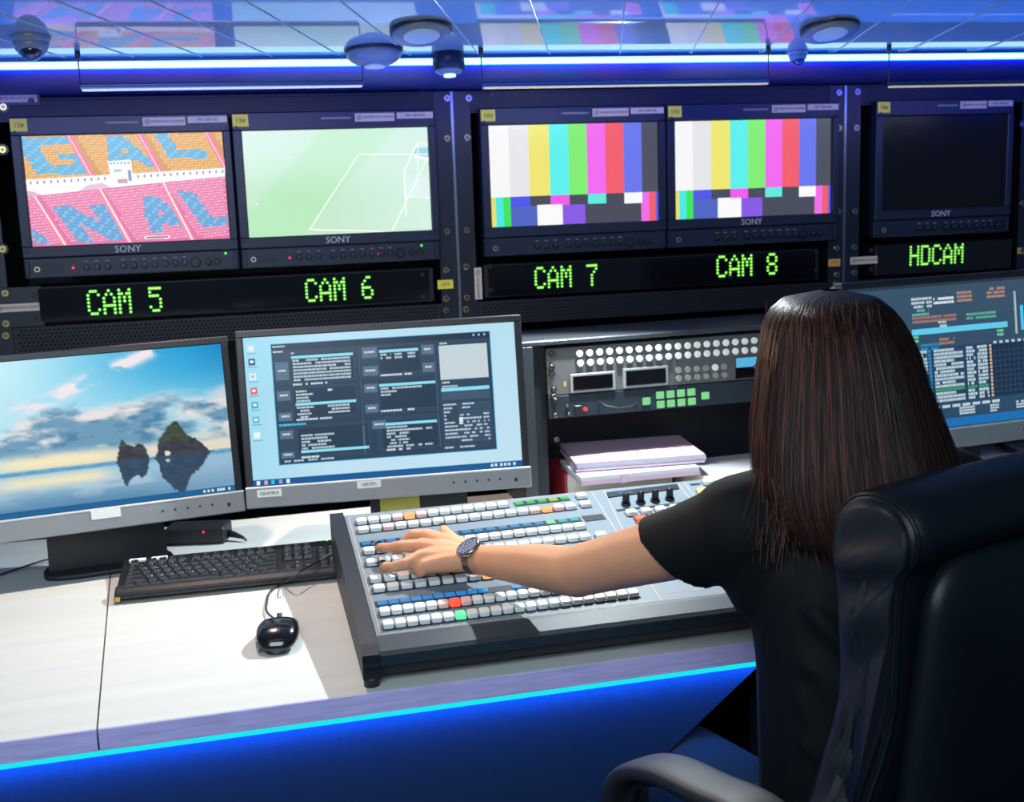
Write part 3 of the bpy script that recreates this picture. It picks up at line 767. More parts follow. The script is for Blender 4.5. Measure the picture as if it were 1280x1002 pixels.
def pic_beach(p):
    def f(X, Y):
        n = fbm(X*5+1, Y*7, 1); n2 = fbm(X*11, Y*15+4, 9); n3 = fbm(X*24, Y*30, 5)
        top = mix(C3('c9f0f8')+0*X[..., None], C3('1c9fd6')+0*X[..., None], sst(.15, .95, X))
        top = mix(top, C3('1b74b8')+0*top, .55*sst(.85, 1.05, X)*(1-Y))
        sky = mix(top, C3('b4e4f4')+0*top, sst(.0, .5, Y)*(1-.3*X))
        hor = C3('e2dcc4')
        sky = mix(sky, hor+0*sky, sst(.50, .66, Y)*sst(.1, .35, X))
        # cloud bank
        lit = sst(.26, .40, Y+.30*(n-.5)-.10*(1-X)*0)*sst(.70, .50, Y+.2*(n-.5))
        sky = mix(sky, C3('f0e4e2')+0*sky, np.clip(lit*sst(.30, .58, n+.10), 0, 1)*.95)
        drk = sst(.34, .46, Y+.35*(n2-.5))*sst(.66, .57, Y)*sst(.40, .60, n2*.6+n*.4+.07)
        sky = mix(sky, C3('5f93b4')+0*sky, .9*drk)
        sky = mix(sky, C3('3f7ba2')+0*sky, .7*drk*sst(.5, .7, n3))
        # bright cloud at the left
        l = sst(.36, .05, X)*sst(.10, .28, Y)*sst(.52, .38, Y+.1*n2)
        sky = mix(sky, C3('fbeeea')+0*sky, .75*l*sst(.3, .55, n))
        # wisp at the top
        d = np.exp(-(((X-.60)*.82+(Y-.10)*.9)/.10)**2-(((Y-.12)+.65*(X-.60))/.045)**2)
        sky = mix(sky, C3('f4e8ee')+0*sky, np.clip(d*1.6*sst(.35, .6, n2), 0, 1))
        # yellow glow above the horizon
        g = np.exp(-((Y-.665)/.035)**2)*sst(.12, .30, X)*sst(.62, .50, X); sky = mix(sky, C3('fbedc0')+0*sky, .9*g)
        # sea band and mirror
        yr = 1.44-Y
        wn = fbm(X*6, Y*22, 12)
        mir = mix(C3('9fc6dc')+0*X[..., None], C3('4d7fa6')+0*X[..., None], sst(.76, 1.0, Y)*.9+.2*(wn-.5))
        g2 = np.exp(-((Y-.79)/.045)**2)*sst(.10, .25, X)*sst(.64, .50, X); mir = mix(mir, C3('f4e8c4')+0*mir, .95*g2)
        mir = mix(mir, C3('c9dcec')+0*mir, .5*sst(.5, .7, wn)*sst(.98, .85, Y))
        mir = mix(mir, C3('8fb0cc')+0*mir, .5*sst(.6, .9, X))
        img = np.where((Y > .722)[..., None], mir, sky)
        sea = sst(.704, .712, Y)*sst(.742, .732, Y)
        img = mix(img, C3('5ba0c8')+.25*(fbm(X*60, Y*80, 2)-.5)[..., None], .9*sea)
        # rocks: outline from layered noise, with their mirror image
        def rock(cx, w_, h_, sk, sd):
            hh = h_*np.clip(1-np.abs((X-cx)/w_+sk*(Y-.70))**1.5, 0, 1)**.75*(1+.55*(fbm(X*38, 0*Y+3, sd, 3)-.45))
            return hh
        img_ = img
        for cx, w_, xs_, hs_, sd in ((.652, .06, (.595, .602, .612, .622, .632, .645, .66, .675, .69, .70, .708), (0, .04, .125, .150, .115, .095, .085, .10, .09, .06, 0), 4),
                                     (.832, .11, (.728, .738, .745, .762, .785, .803, .815, .835, .85, .875, .90, .925), (0, .03, .11, .15, .195, .235, .215, .165, .12, .10, .05, 0), 8)):
            hh = np.interp(X, xs_, hs_)*(1+.22*(fbm(X*60, 0*Y+3, sd, 3)-.45))
            up = (Y < .715) & (Y > .712-hh) & (np.abs(X-cx) < w_)
            dn = (Y >= .715) & (Y < .722+hh*1.22*(1-.15*fbm(X*30, Y*3, 5))) & (np.abs(X-cx) < w_)
            tex = .25+.6*fbm(X*50, Y*50, sd+1)
            green = (Y < .62) & (n3 > .35)
            c = np.where(green[..., None], C3('3c4a3a'), C3('3a3c44'))*(.55+.9*tex[..., None])
            img_ = np.where(up[..., None], c, img_)
            img_ = np.where(dn[..., None], C3('3a5068')*(.65+.5*tex[..., None]), img_)
        hole = (((X-.772)/.010)**2+((Y-.697)/.015)**2 < 1); img_ = np.where(hole[..., None], C3('e8e4d4'), img_)
        hole = (((X-.772)/.008)**2+((Y-.745)/.010)**2 < 1); img_ = np.where(hole[..., None], C3('b8c8d4'), img_)
        return img_
    p.grid(210, 130, f, 0)
    p.q(0, .962, 1, 1, '1a6296', 1)
    for x in (.885, .90, .915, .935, .945, .955, .975): p.q(x, .972, x+.008, .990, 'd8e8f4', 2)

R2 = random.Random(3)
def textline(p, x0, x1, y, h, c, dens=.8):
    x = x0
    while x < x1:
        w_ = R2.uniform(.004, .014)
        if R2.random() < dens: p.q(x, y, min(x+w_, x1), y+h, c, 9)
        x += w_+.0016
def pic_switcher_app(p):
    def f(X, Y): return mix(C3('9fdcf2')+0*X[..., None], C3('c3e4f4')+0*X[..., None], sst(0, .3, X)*.7+.3*Y)
    p.grid(30, 20, f, 0)
    p.q(0, .958, 1, 1, '0e5a96', 1)
    for x, c in ((.012, 'e8f4ff'), (.04, 'd8b0a8'), (.065, '38c0e0'), (.093, '90a8d8'), (.12, 'f4f8fc')): p.q(x, .965, x+.012, .993, c, 2)
    for x in (.88, .895, .915, .93, .945, .965): p.q(x, .968, x+.010, .988, 'cfe0f0', 2)
    # desktop icons
    for y, c in ((.05, 'd8e4ec'), (.14, '2c5878'), (.24, 'e8f0f4'), (.335, 'e06060'), (.43, '30b4d0'), (.53, '58b8e0'), (.635, 'e8f4f0')):
        p.q(.014, y, .038, y+.045, c, 2); p.q(.020, y+.012, .032, y+.03, 'f0f8fc' if c != 'e8f0f4' else 'a0c4d8', 3); p.q(.010, y+.053, .044, y+.060, '6ab0cc', 2)
    x0, x1, y0, y1 = .100, .905, .055, .865
    X = lambda a: x0+(x1-x0)*a
    Y = lambda a: y0+(y1-y0)*a
    p.q(x0-.003, y0-.004, x1+.003, y1+.005, '1d9cc8', 2); p.q(x0, y0, x1, y1, '2b4258', 3)
    p.q(x0, y0, x1, Y(.05), '223448', 4)
    D, P_, B, T, HL = '263b50', '35506a', '5b738a', 'b9cbd8', '8fe0f4'
    R = lambda a, b, c, d, col, L=5: p.q(X(a), Y(b), X(c), Y(d), col, L)
    # panels: (x0,y0,x1,y1)
    for q in ((.01, .07, .375, .34), (.40, .05, .735, .34), (.01, .36, .375, .64), (.40, .37, .735, .64), (.01, .68, .42, .97), (.45, .66, .735, .95), (.75, .05, .99, .985)): R(*q, '31485f', 4)
    for q in ((.085, .09, .365, .32), (.485, .08, .67, .29), (.085, .38, .365, .62), (.475, .37, .735, .60), (.09, .71, .41, .93), (.475, .70, .73, .93)): R(*q, D)
    for q in ((.01, .15, .07, .30), (.405, .07, .475, .16), (.405, .23, .475, .31), (.68, .08, .735, .16), (.68, .23, .735, .31), (.01, .39, .07, .47), (.01, .57, .07, .64), (.405, .38, .465, .45), (.405, .55, .465, .62), (.01, .72, .07, .79), (.43, .69, .495, .76), (.01, .90, .07, .95)):
        R(*q, B, 6); a, b, c, d = q; textline(p, X(a+.012), X(c-.012), Y((b+d)/2-.012), .013, 'c8d8e4', 1)
    # list rows
    def rows(a, c, b, n, step, hl=None, w_=.95, dens=.93, col=T):
        for k in range(n):
            if hl == k: R(a, b+k*step, c, b+k*step+step*.85, HL, 7)
            else: textline(p, X(a+.005), X(a+(c-a)*(w_ if not hasattr(w_, '__len__') else w_[k % len(w_)])), Y(b+k*step+.004), (y1-y0)*step*.62, col, dens)
    rows(.085, .365, .105, 8, .027, 0); textline(p, X(.085), X(.24), Y(.335), .013, 'cfdde8'); textline(p, X(.085), X(.10), Y(.075), .011, T, 1)
    rows(.485, .665, .10, 3, .028, 0, .3); 
    for a in (.55, .61): rows(a, a+.05, .10, 3, .028, None, .8)
    textline(p, X(.485), X(.63), Y(.305), .013, 'cfdde8')
    rows(.09, .365, .39, 9, .027, 4, (.2, .3, .22, .25)); rows(.23, .36, .525, 3, .027, None, .8); textline(p, X(.09), X(.25), Y(.63), .013, 'cfdde8')
    textline(p, X(.24), X(.26), Y(.395), .014, 'dfe8f0', 1)
    rows(.475, .735, .385, 4, .027, 0, (.2, .75, .3)); textline(p, X(.475), X(.63), Y(.605), .013, 'cfdde8')
    textline(p, X(.01), X(.13), Y(.665), .014, '48c4ec', 1)
    rows(.10, .41, .76, 6, .027, 5, (.5, .4, .45, .38)); textline(p, X(.10), X(.18), Y(.945), .014, 'cfdde8')
    rows(.49, .73, .715, 8, .027, 0, (.45, .42, .9, .45, .4)); textline(p, X(.49), X(.60), Y(.935), .014, 'cfdde8')
    R(.385, .72, .395, .93, '5b738a'); R(.738, .08, .742, .95, '4a6278'); R(.39, .05, .393, .97, '4a6278')
    # right column: chequered pane, list
    R(.76, .095, .985, .385, 'c4d2da', 6)
    for i in range(40): 
        for j in range(22):
            if (i+j) % 2: R(.763+i*.0055, .10+j*.0128, .763+i*.0055+.0028, .10+j*.0128+.0064, 'dde7ec', 7)
    textline(p, X(.765), X(.80), Y(.07), .012, T, 1); textline(p, X(.765), X(.80), Y(.40), .014, T, 1); textline(p, X(.765), X(.86), Y(.435), .012, T)
    R(.76, .455, .985, .485, HL, 7); R(.76, .49, .985, .56, '41597010'[:6], 6)
    for k in range(11):
        yy = .59+k*.031; textline(p, X(.765), X(.765+[.06, .04, .03, .01, .012, .05, .06, .10, .06, .07, .0][k]), Y(yy), .013, T, 1)
        R(.83, yy-.002, .985, yy+.022, '3c546c', 5)
        textline(p, X(.84+(.0 if k > 2 else .0)), X(.84+[.07, .05, .0, .05, .1, .09, .10, .12, .10, .08, .05][k]), Y(yy), .013, T, .8)
        if k > 2: textline(p, X(.95), X(.975), Y(yy), .013, T, .8)
    R(.835, .71, .852, .77, 'dff4fc', 8)
    textline(p, X(.01), X(.11), Y(.985)-.012, .012, T); textline(p, X(.13), X(.25), Y(.985)-.012, .012, T)
    textline(p, X(.76), X(.80), Y(.955), .012, T, 1); textline(p, X(.83), X(.90), Y(.955), .012, T, 1)
    for a in (.93, .955, .98): R(a-.008, .012, a, .03, 'b8ccd8', 6)
    textline(p, X(.005), X(.06), Y(.012), .012, T, .9); textline(p, X(.005), X(.05), Y(.055), .012, T, .9)

def pic_audio_app(p):
    def f(X, Y): return mix(C3('3c5468')+0*X[..., None], C3('2c4a68')+0*X[..., None], Y)
    p.grid(12, 8, f, 0)
    p.q(0, .94, 1, 1, '1e70b4', 1); p.q(.0, 0, 1, .02, '2a3a48', 1)
    p.k = 3
    T = 'b8d0dc'
    X = lambda u: (u-1050)/280
    for (a, b, c, d, col) in ((.30, .09, .42, .16, T), (.43, .10, .55, .15, 'd8e8f0'), (.57, .07, .66, .14, 'b08878'), (.75, .06, .86, .14, 'b08878'), (.30, .17, .40, .20, '6ab0a0'), (.30, .22, .56, .25, 'a07870'), (.62, .225, .80, .26, '5fa898'), (.45, .26, .50, .29, T), (.30, .35, .33, .38, '70d0a0'), (.80, .33, .84, .40, '70d0a0'), (.45, .38, .54, .42, 'a87f70'), (.34, .41, .46, .45, '2c88c0')):
        y = b
        while y < d: textline(p, a*.75+.05, c*.75+.05, y, .018, col, .9); y += .027
    p.q(.27, .305, .70, .345, '62cdf0', 5)
    # meters
    for k in range(24): p.q(.735, .10+k*.0125, .745, .108+k*.0125, 'c8d8e4', 5)
    p.q(.762, .20, .776, .375, '4cc4f0', 5); p.q(.79, .10, .845, .36, '0e1a2a', 5); p.q(.812, .2, .822, .26, '5a90b8', 6)
    # table
    p.q(.24, .44, .855, .83, '2a4360', 4); p.q(.60, .46, .85, .82, '1c3048', 5)
    for k in range(15):
        y = .455+k*.0248; col = '3fa070' if k == 11 else T
        textline(p, .36, .49 if k % 3 else .45, y, .019, col, .95); textline(p, .505, .545 if k % 2 else .535, y, .019, col, .95); textline(p, .555, .60, y, .019, col, .95)
        p.q(.335, y, .348, y+.018, '2c88c0', 6); p.q(.61, y, .62, y+.018, 'd8b8a0', 6)
        textline(p, .28, .33, y, .019, col, .95)
    for k in range(8): p.q(.63+k*.028, .435, .645+k*.028, .452, T, 6)
    for i in range(10): p.q(.635+i*.0215, .465, .637+i*.0215, .815, '34506c', 6)
    for j in range(9): p.q(.61, .50+j*.036, .85, .504+j*.036, '34506c', 6)
    for k in range(7): p.q(.34+k*.045, .845, .375+k*.045, .865, T, 6)
    for (a, b, c, d) in ((.46, .87, .53, .92), (.60, .875, .64, .93), (.72, .87, .78, .925), (.80, .82, .84, .88)):
        y = b
        while y < d: textline(p, a, c, y, .014, T, .95); y += .019
    for k in range(9):
        y = .06+k*.095; textline(p, .875, .93, y, .018, T, .9); textline(p, .875, .91, y+.025, .012, '90a8b8', .7)
    p.q(.895, .66, .925, .72, 'f0784c', 7); p.q(.863, .04, .866, .93, '4a6880', 5)
    textline(p, .86, .99, .905, .02, T, .9)
F1 = mon_frame(-.7616, 2.10, 1.0078, 20.25, -6.9); F2 = mon_frame(-.236, 2.2, 1.0185, 7.9, -7); F3 = mon_frame(.862, 2.25, 1.056, 17.5, -6.8)
desk_monitor(F1, 'wide desk monitor at the left showing sea rocks under a cloudy sky', pic_beach, stickers=((.02, -.011, .05, .017, None),), nx=.018, neck=.105, bd=.05, base=(-.115, .115))
desk_monitor(F2, 'desk monitor in the middle with a dark application window on light blue', pic_switcher_app, stickers=((-.222, -.013, .044, .014, 'GRAFIKA'), (-.04, -.011, .044, .013, 'VERTEX')), nx=.055, base=(-.10, .10), neck=.095, bd=.07)
desk_monitor(F3, 'desk monitor behind the woman showing meters and tables on dark blue', pic_audio_app, nx=0)

# ---------------------------------------------------------------- keyboard
KB = Frame(onz(143, 756, ZT)+np.array([0, 0, .001]), Rm('z', .19))
kb = thing('computer_keyboard', 'black computer keyboard lying between the left monitor and the switcher', 'keyboard', KB)
KL, KD = .387, .165
M('key', (.009, .010, .014), .4); M('key_print', '9aa4ac', .6)
a_ = .05
ctrl = [(0, .008), (0, .012), (.018, .020), (.030, .022), (.045, .016), (KD-.03, .026), (KD-.006, .030), (KD, .026), (KD, .008)]
g = mb('black_plastic')
g.loft([[(x, y if not e else (y+.003 if y < .1 else y-.003), z if not e else max(.004, z-.002)) for y, z in ctrl] for x, e in ((0, 1), (.003, 0), (KL-.003, 0), (KL, 1))], True, False)
g.build('case', None, kb)
mb('key').box(.004, .0, .012, KL-.004, .004, .018, .001).build('front_lip', None, kb)
g = mb('orange_sticker').prism([(.002, -.0005), (.010, -.0005), (.002, .004)], .004, .012, 'z'); g.build('corner_mark', None, kb)
slope = math.atan(.010/.085)
kbp = .01745
rows_ = [ # (y, z, list of (x units start, width, glyph))
    (0, [(0, 1.25, ''), (1.25, 1.25, ''), (2.5, 1.25, ''), (3.75, 5.6, ''), (9.4, 1.25, ''), (10.7, 1.25, ''), (12, 1.2, ''), (13.2, 1.75, '')]),
    (1, [(0, 2.2, '')]+[(2.25+i, 1, 'ZXCVBNM,./'[i]) for i in range(10)]+[(12.25, 2.7, '')]),
    (2, [(0, 1.75, '')]+[(1.8+i, 1, "ASDFGHJKL;'"[i]) for i in range(11)]+[(12.8, 2.15, '')]),
    (3, [(0, 1.5, '')]+[(1.5+i, 1, 'QWERTYUIOP[]'[i]) for i in range(12)]+[(13.5, 1.45, '')]),
    (4, [(0, 1, '')]+[(1+i, 1, '1234567890-='[i]) for i in range(12)]+[(13, 1.95, '')]),
    (5.35, [(0, 1, '')]+[(1.8+i, 1, '') for i in range(4)]+[(6.2+i, 1, '') for i in range(4)]+[(10.7+i, 1, '') for i in range(4)])]
nkeys = 0
for ry, ks in rows_:
    y = .024+ry*.0195; z = .0175+.0085*(ry/6)
    extra = []
    if ry in (0,): extra = [(15.5, 1, ''), (16.5, 1, ''), (17.5, 1, '')]
    if ry in (1,): extra = [(16.5, 1, '')]
    if ry in (3, 4): extra = [(15.5, 1, ''), (16.5, 1, ''), (17.5, 1, '')]
    if ry == 5.35: extra = [(15.5, 1, ''), (16.5, 1, ''), (17.5, 1, '')]
    if ry < 5: extra += [(19, 1, ''), (20, 1, '')]
    for (u, w_, ch) in ks+extra:
        x0 = .014+u*kbp; x1 = x0+w_*kbp-.0018
        if nkeys >= 100: continue
        g = mb('key'); d_ = .0168
        g.loft([[(x0, y, z), (x1, y, z), (x1, y+d_, z+.001), (x0, y+d_, z+.001)], [(x0+.0022, y+.0022, z+.0068), (x1-.0022, y+.0022, z+.0068), (x1-.0022, y+d_-.0018, z+.0082), (x0+.0022, y+d_-.0018, z+.0082)]], True, False)
        if ch: g.use('key_print').text(ch, .0075, ((x0+x1)/2-.0025, y+d_*.55, z+.0082), (1, 0, 0), (0, 1, .08), .0001)
        else: g.use('key_print').box(x0+.004, y+d_*.5, z+.0078, x0+.0085, y+d_*.5+.0014, z+.0081)
        g.build('key', None, kb, fix=False); nkeys += 1
for u in (.012, .050): mb('white_print').box(u, KD-.026, .0290, u+.028, KD-.012, .0325).build('white_label', None, kb)
mb('led_green').cyl((KL-.022, KD-.008, .0285), (0, 0, 1), .002, .002, 10).build('status_light', None, kb)

# ---------------------------------------------------------------- mouse
mp_ = onz(349, 803, ZT)
MS = Frame(mp_+np.array([0, 0, .0005]), Rm('z', math.radians(6)))
ms = thing('computer_mouse', 'black computer mouse with a thin cable on the pale desk', 'mouse', MS)
g = mb('black_gloss'); rings = []
prof = [(-.052, .004, .010), (-.050, .018, .017), (-.042, .0265, .026), (-.028, .031, .033), (-.008, .0325, .0375), (.012, .0315, .036), (.030, .0295, .030), (.043, .027, .0225), (.050, .022, .016), (.0525, .010, .010)]
for (y, hw, h) in prof:
    r = []
    for k in range(24):
        a = 2*PI*k/24; cx, cz_ = math.cos(a), math.sin(a)
        X = hw*math.copysign(abs(cx)**.75, cx); Z = (h*.46)+(h*.54 if cz_ > 0 else h*.44)*math.copysign(abs(cz_)**.8, cz_)
        r.append((X*(1 if cz_ > -.2 else .86), y, max(Z, .001)))
    rings.append(r)
g.loft(rings); g.build('shell', None, ms)
mb('black_soft').cyl((-.0035, .034, .024), (1, 0, 0), .010, .007, 20).build('scroll_wheel', None, ms)
M('mouse_grey', '6a6e72', .35)
g = mb('mouse_grey').loft([[(-hw*.985-.0006, y, .004), (-hw*1.0-.0006, y, h*.42), (-hw*.93, y, h*.46), (-hw*.93, y, .004)] for y, hw, h in prof[2:8]], True, True); g.build('side_grip', None, ms)
mb('key_print').text('L', .006, (0, -.018, .0385), (1, 0, 0), (0, 1, 0), .0001).build('logo_print', None, ms) if False else None
cab = [(335, 776, .012), (334, 765, .006), (333.5, 752, .004), (336, 742, .004), (342, 735, .004), (352, 729, .006), (364, 722, .030), (378, 712, .034), (396, 702, .033), (412, 692, .034), (424, 685, .034), (432, 676, .034)]
pts = [MS.R.T @ (onz(u, v, ZT+h)-MS.O) for u, v, h in cab]
def smooth_path(P, n=6):
    P = [np.array(p, float) for p in P]; Q = []
    for i in range(len(P)-1):
        p0, p1, p2, p3 = P[max(i-1, 0)], P[i], P[i+1], P[min(i+2, len(P)-1)]
        for k in range(n):
            t = k/n; Q.append(.5*((2*p1)+(-p0+p2)*t+(2*p0-5*p1+4*p2-p3)*t*t+(-p0+3*p1-3*p2+p3)*t**3))
    return Q+[P[-1]]
mb('black_soft').tube(smooth_path([(0, .05, .012)]+pts[1:]), .0017, 8).build('cable', None, ms)

# ---------------------------------------------------------------- vision mixer (video switcher)
M('panel_grey', '687680', .5, 0, spec=.3, bump=.03, bscale=900); M('panel_dark', '161d28', .4); M('rail_navy', '0a1220', .5, bump=.05, bscale=700); M('rail_grey', '222e38', .5, 0, spec=.35, bump=.05, bscale=800)
M('outline', 'c09a80', .5); M('btn', 'dfe3e2', .25, coat=.3, vary=.03, vscale=90); M('btn_seat', '1e242c', .5)
M('btn_pink', 'eec4bc', .25, coat=.3)
glow('lit_orange', 'ffb070', 1.25); glow('lit_yellow', 'ffe0a0', 1.2); glow('lit_red', 'ff6a50', 1.4); glow('lit_green', '60f0a8', 1.1); glow('lit_red2', 'ff4a34', 1.6)
glow('cell_blue', '1b86d0', .9); glow('cell_teal', '18b8c0', .9); glow('cell_mint', '78e8b8', 1); glow('cell_green', '30c050', 1); glow('cell_lime', 'a8cc40', 1); glow('cell_orange', 'f07038', .95)
vm = thing('video_switcher', 'large grey video switcher with rows of square buttons under the woman\'s hand', 'video switcher', MIX)
PW, PD = .80, .466
g = mb('panel_grey').box(-.003, -.004, -.006, PW, PD, 0, .001); g.build('top_panel', None, vm)
# housing down to the desk in the local frame (under the panel); the wedge follows the tilt
def mz(y, zworld):     # local z of a world height below local point y
    return (zworld-MIX.O[2]-MIX.R[2, 1]*y)/MIX.R[2, 2]
hz = ZT+.014
g = mb('black_soft'); g.loft([[(x, .0, -.007), (x, PD-.004, -.007), (x, PD-.02, mz(PD, hz)), (x, .02, mz(.02, hz))] for x in (.0, PW)], True, False); g.build('housing', None, vm)
# left side rail, navy
g = mb('rail_navy'); g.loft([[(x, -.052, -.022), (x, -.050, -.004), (x, -.03, .0035), (x, PD+.006, .0035), (x, PD+.008, -.02), (x, PD+.004, mz(PD, hz)), (x, -.046, mz(-.046, hz))] for x in (-.0275, -.0042)], True, False); g.build('side_rail', None, vm)
mb('alu').box(-.0276, -.0525, -.019, -.0040, -.0515, -.0175).build('bright_line', None, vm)
# front rail
g = mb('rail_grey'); g.loft([[(x, -.005, .0008), (x, -.012, .0005), (x, -.040, -.005), (x, -.046, -.009), (x, -.047, -.024), (x, -.006, -.024)] for x in (-.0040, PW)], True, False); g.build('front_rail', None, vm)
g = mb('black_soft'); g.loft([[(x, -.040, -.0242), (x, -.036, mz(-.036, hz)), (x, -.008, mz(-.008, hz)), (x, -.008, -.0242)] for x in (-.004, PW)], True, False); g.build('front_skirt', None, vm)
for x, y in ((-.015, -.035), (.72, -.02), (-.012, PD-.03), (.72, PD-.03)):
    zz = mz(y, ZT+.0005); mb('black_soft').cyl((x, y, zz), (0, 0, 1), .011, .016, 16).build('foot', None, vm)
# thin outlines on the panel
def oline(x0, y0, x1, y1, w_=.0011):
    g = mb('outline'); L = math.hypot(x1-x0, y1-y0); nx_, ny_ = -(y1-y0)/L*w_/2, (x1-x0)/L*w_/2
    return g.add([(x0+nx_, y0+ny_, .0003), (x1+nx_, y1+ny_, .0003), (x1-nx_, y1-ny_, .0003), (x0-nx_, y0-ny_, .0003)], [(0, 1, 2, 3)])
g = MB().use('outline')
def OL(*pts):
    for a, b in zip(pts, pts[1:]):
        L = math.hypot(b[0]-a[0], b[1]-a[1]); w_ = .0011; nx_, ny_ = -(b[1]-a[1])/L*w_/2, (b[0]-a[0])/L*w_/2
        g.add([(a[0]+nx_, a[1]+ny_, .0003), (b[0]+nx_, b[1]+ny_, .0003), (b[0]-nx_, b[1]-ny_, .0003), (a[0]-nx_, a[1]-ny_, .0003)], [(0, 1, 2, 3)])
OL((.004, .205), (.428, .215), (.447, .462), (.004, .455), (.004, .205)); OL((.004, .006), (.004, .199), (.427, .209), (.415, .0), (.004, .0))
OL((.470, .46), (.436, .205), (.59, .205), (.612, .46)); OL((.625, .46), (.60, .205), (.60, .02), (.43, .02))
g.build('outline_print', None, vm)
# raised black sloping bars
def dark(x0, y0, x1, y1, nm='dark_strip', z=.0012): return mb('panel_dark').box(x0, y0, -.001, x1, y1, z, .0005).build(nm, None, vm)
BW = .0178
btns = []   # (x, y, mat)
def brow(x0, x1, y0, y1, pitch, lit={}):
    n = int(round((x1-x0)/pitch))
    for k in range(n+1):
        t = k/n; btns.append((x0+(x1-x0)*t, y0+(y1-y0)*t, lit.get(k, 'btn')))
P = .0209
brow(.0228, .274, .4204, .4307, P, {3: 'btn_pink', 4: 'lit_orange', 5: 'btn_pink'})
brow(.0214, .3865, .3815, .390, .0209*1.0, {2: 'btn_pink', 14: 'btn_pink', 15: 'lit_orange', 16: 'btn_pink'})
brow(.0211, .3767, .2895, .2976, .02092, {1: 'btn_pink', 2: 'lit_red', 3: 'btn_pink'})
brow(.0200, .3721, .2425, .2506, .02092)
brow(.0187, .3765, .178, .185, .02105)
brow(.0193, .3765, .143, .150, .0210, {8: 'lit_orange'})
brow(.0178, .3765, .0625, .069, .0171*1.0, {5: 'btn_pink', 6: 'lit_red2', 7: 'btn_pink'})
brow(.0174, .3801, .0201, .026, .0171, {6: 'lit_green'})
for x, y in ((.4193, .4341), (.415, .3925), (.4000, .250)): btns.append((x, y, 'btn'))
for k in range(4): btns.append((.4801+k*.0268, .3328, 'btn'))
for k in range(4): btns.append((.6644+k*.0206, .4403+k*.0017, 'btn'))
for k in range(6): btns.append((.638+k*.0206, .400+k*.001, 'lit_yellow' if k == 0 else 'btn'))
for k in range(6): btns.append((.628+k*.0206, .349+k*.001, 'lit_orange' if k == 0 else 'btn'))
for j in range(4):
    for k in range(6): btns.append((.625+k*.0206, .29-j*.035, 'btn'))
PROTOB = {}
def button_mesh(mat):
    w_ = BW/2; g = MB().use('btn_seat').box(-w_-.0012, -w_-.0012, -.001, w_+.0012, w_+.0012, .0012)
    g.use(mat)
    sq = lambda s, z, r=.25: [(s*math.copysign(abs(math.cos(2*PI*k/16+PI/16))**.4, math.cos(2*PI*k/16+PI/16)), s*math.copysign(abs(math.sin(2*PI*k/16+PI/16))**.4, math.sin(2*PI*k/16+PI/16)), z) for k in range(16)]
    g.loft([sq(w_, .0), sq(w_, .0060), sq(w_*.93, .0078), sq(w_*.6, .0080)], True, False)
    return g
def small(mat): return mat.startswith('lit')
order = sorted(range(len(btns)), key=lambda i: btns[i][1]-.02*btns[i][0])      # nearest the front first
order = [i for i in order if btns[i][0] < .60]+[i for i in order if btns[i][0] >= .60]
rest = MB()
for c, i in enumerate(order):
    x, y, m_ = btns[i]; s_ = .86 if y < .08 and x < .4 else 1
    if c < 96 or m_.startswith('lit'):
        nm = 'lit_button' if m_.startswith('lit') else 'button'
        if m_ not in PROTOB:
            o = button_mesh(m_).build(nm, None, vm); PROTOB[m_] = o
        else: o = dup(PROTOB[m_], (0, 0, 0))
        o.location = (x, y, 0); o.scale = (s_, 1, 1)
    else:
        g = button_mesh(m_); 
        for mt in g.mats:
            pass
        k0 = len(rest.v); rest.v += [(a*s_+x, b+y, c_) for a, b, c_ in g.v]
        for f_, mi, sm in zip(g.f, g.mi, g.sm):
            mt = g.mats[mi]
            if mt not in rest.mats: rest.mats.append(mt)
            rest.f.append([k0+q for q in f_]); rest.mi.append(rest.mats.index(mt)); rest.sm.append(sm)
o = rest.build('button_field', None, vm); tag(o, kind='stuff')
# coloured name cells in dark strips
def cells(x0, y0, x1, y1, n, mats, sx=.0150, sy=.0062):
    for k in range(n):
        t = k/max(1, n-1); m_ = mats(k) if callable(mats) else mats
        if m_ is None: continue
        x, y = x0+(x1-x0)*t, y0+(y1-y0)*t
        g = mb(m_).box(-sx/2, -sy, .0012, sx/2, sy, .0028, .0004) if m_ not in CP else None
        if g: CP[m_] = g.build('name_cell', None, vm); CP[m_].location = (x, y, 0)
        else: dup(CP[m_], (x, y, 0))
CP = {}
def sdark(x0, y0, x1, y1, hh=.0095):
    return mb('panel_dark').prism([(x0, y0-hh), (x1, y1-hh), (x1, y1+hh), (x0, y0+hh)], -.001, .0012, 'z').build('dark_strip', None, vm)
sdark(.010, .3263, .390, .3350); sdark(.008, .0953, .380, .1010)
cells(.020, .3265, .3785, .3347, 18, lambda k: 'cell_mint' if k == 15 else None if k == 16 and False else 'cell_teal' if k in (16, 17) else 'cell_blue')
cells(.0181, .0955, .372, .1005, 22, lambda k: None if k in (10, 11) else 'cell_blue', .0125, .0062)
mb('lit_red2').cyl((.151, .106, .001), (0, 0, 1), .0022, .0012, 10).build('status_light', None, vm)
sdark(.296, .4348, .398, .4376); CPs = CP
cells(.3049, .4349, .3893, .4373, 5, lambda k: 'cell_lime' if k == 3 else 'cell_green')
sdark(.395, .335, .432, .336, .012)
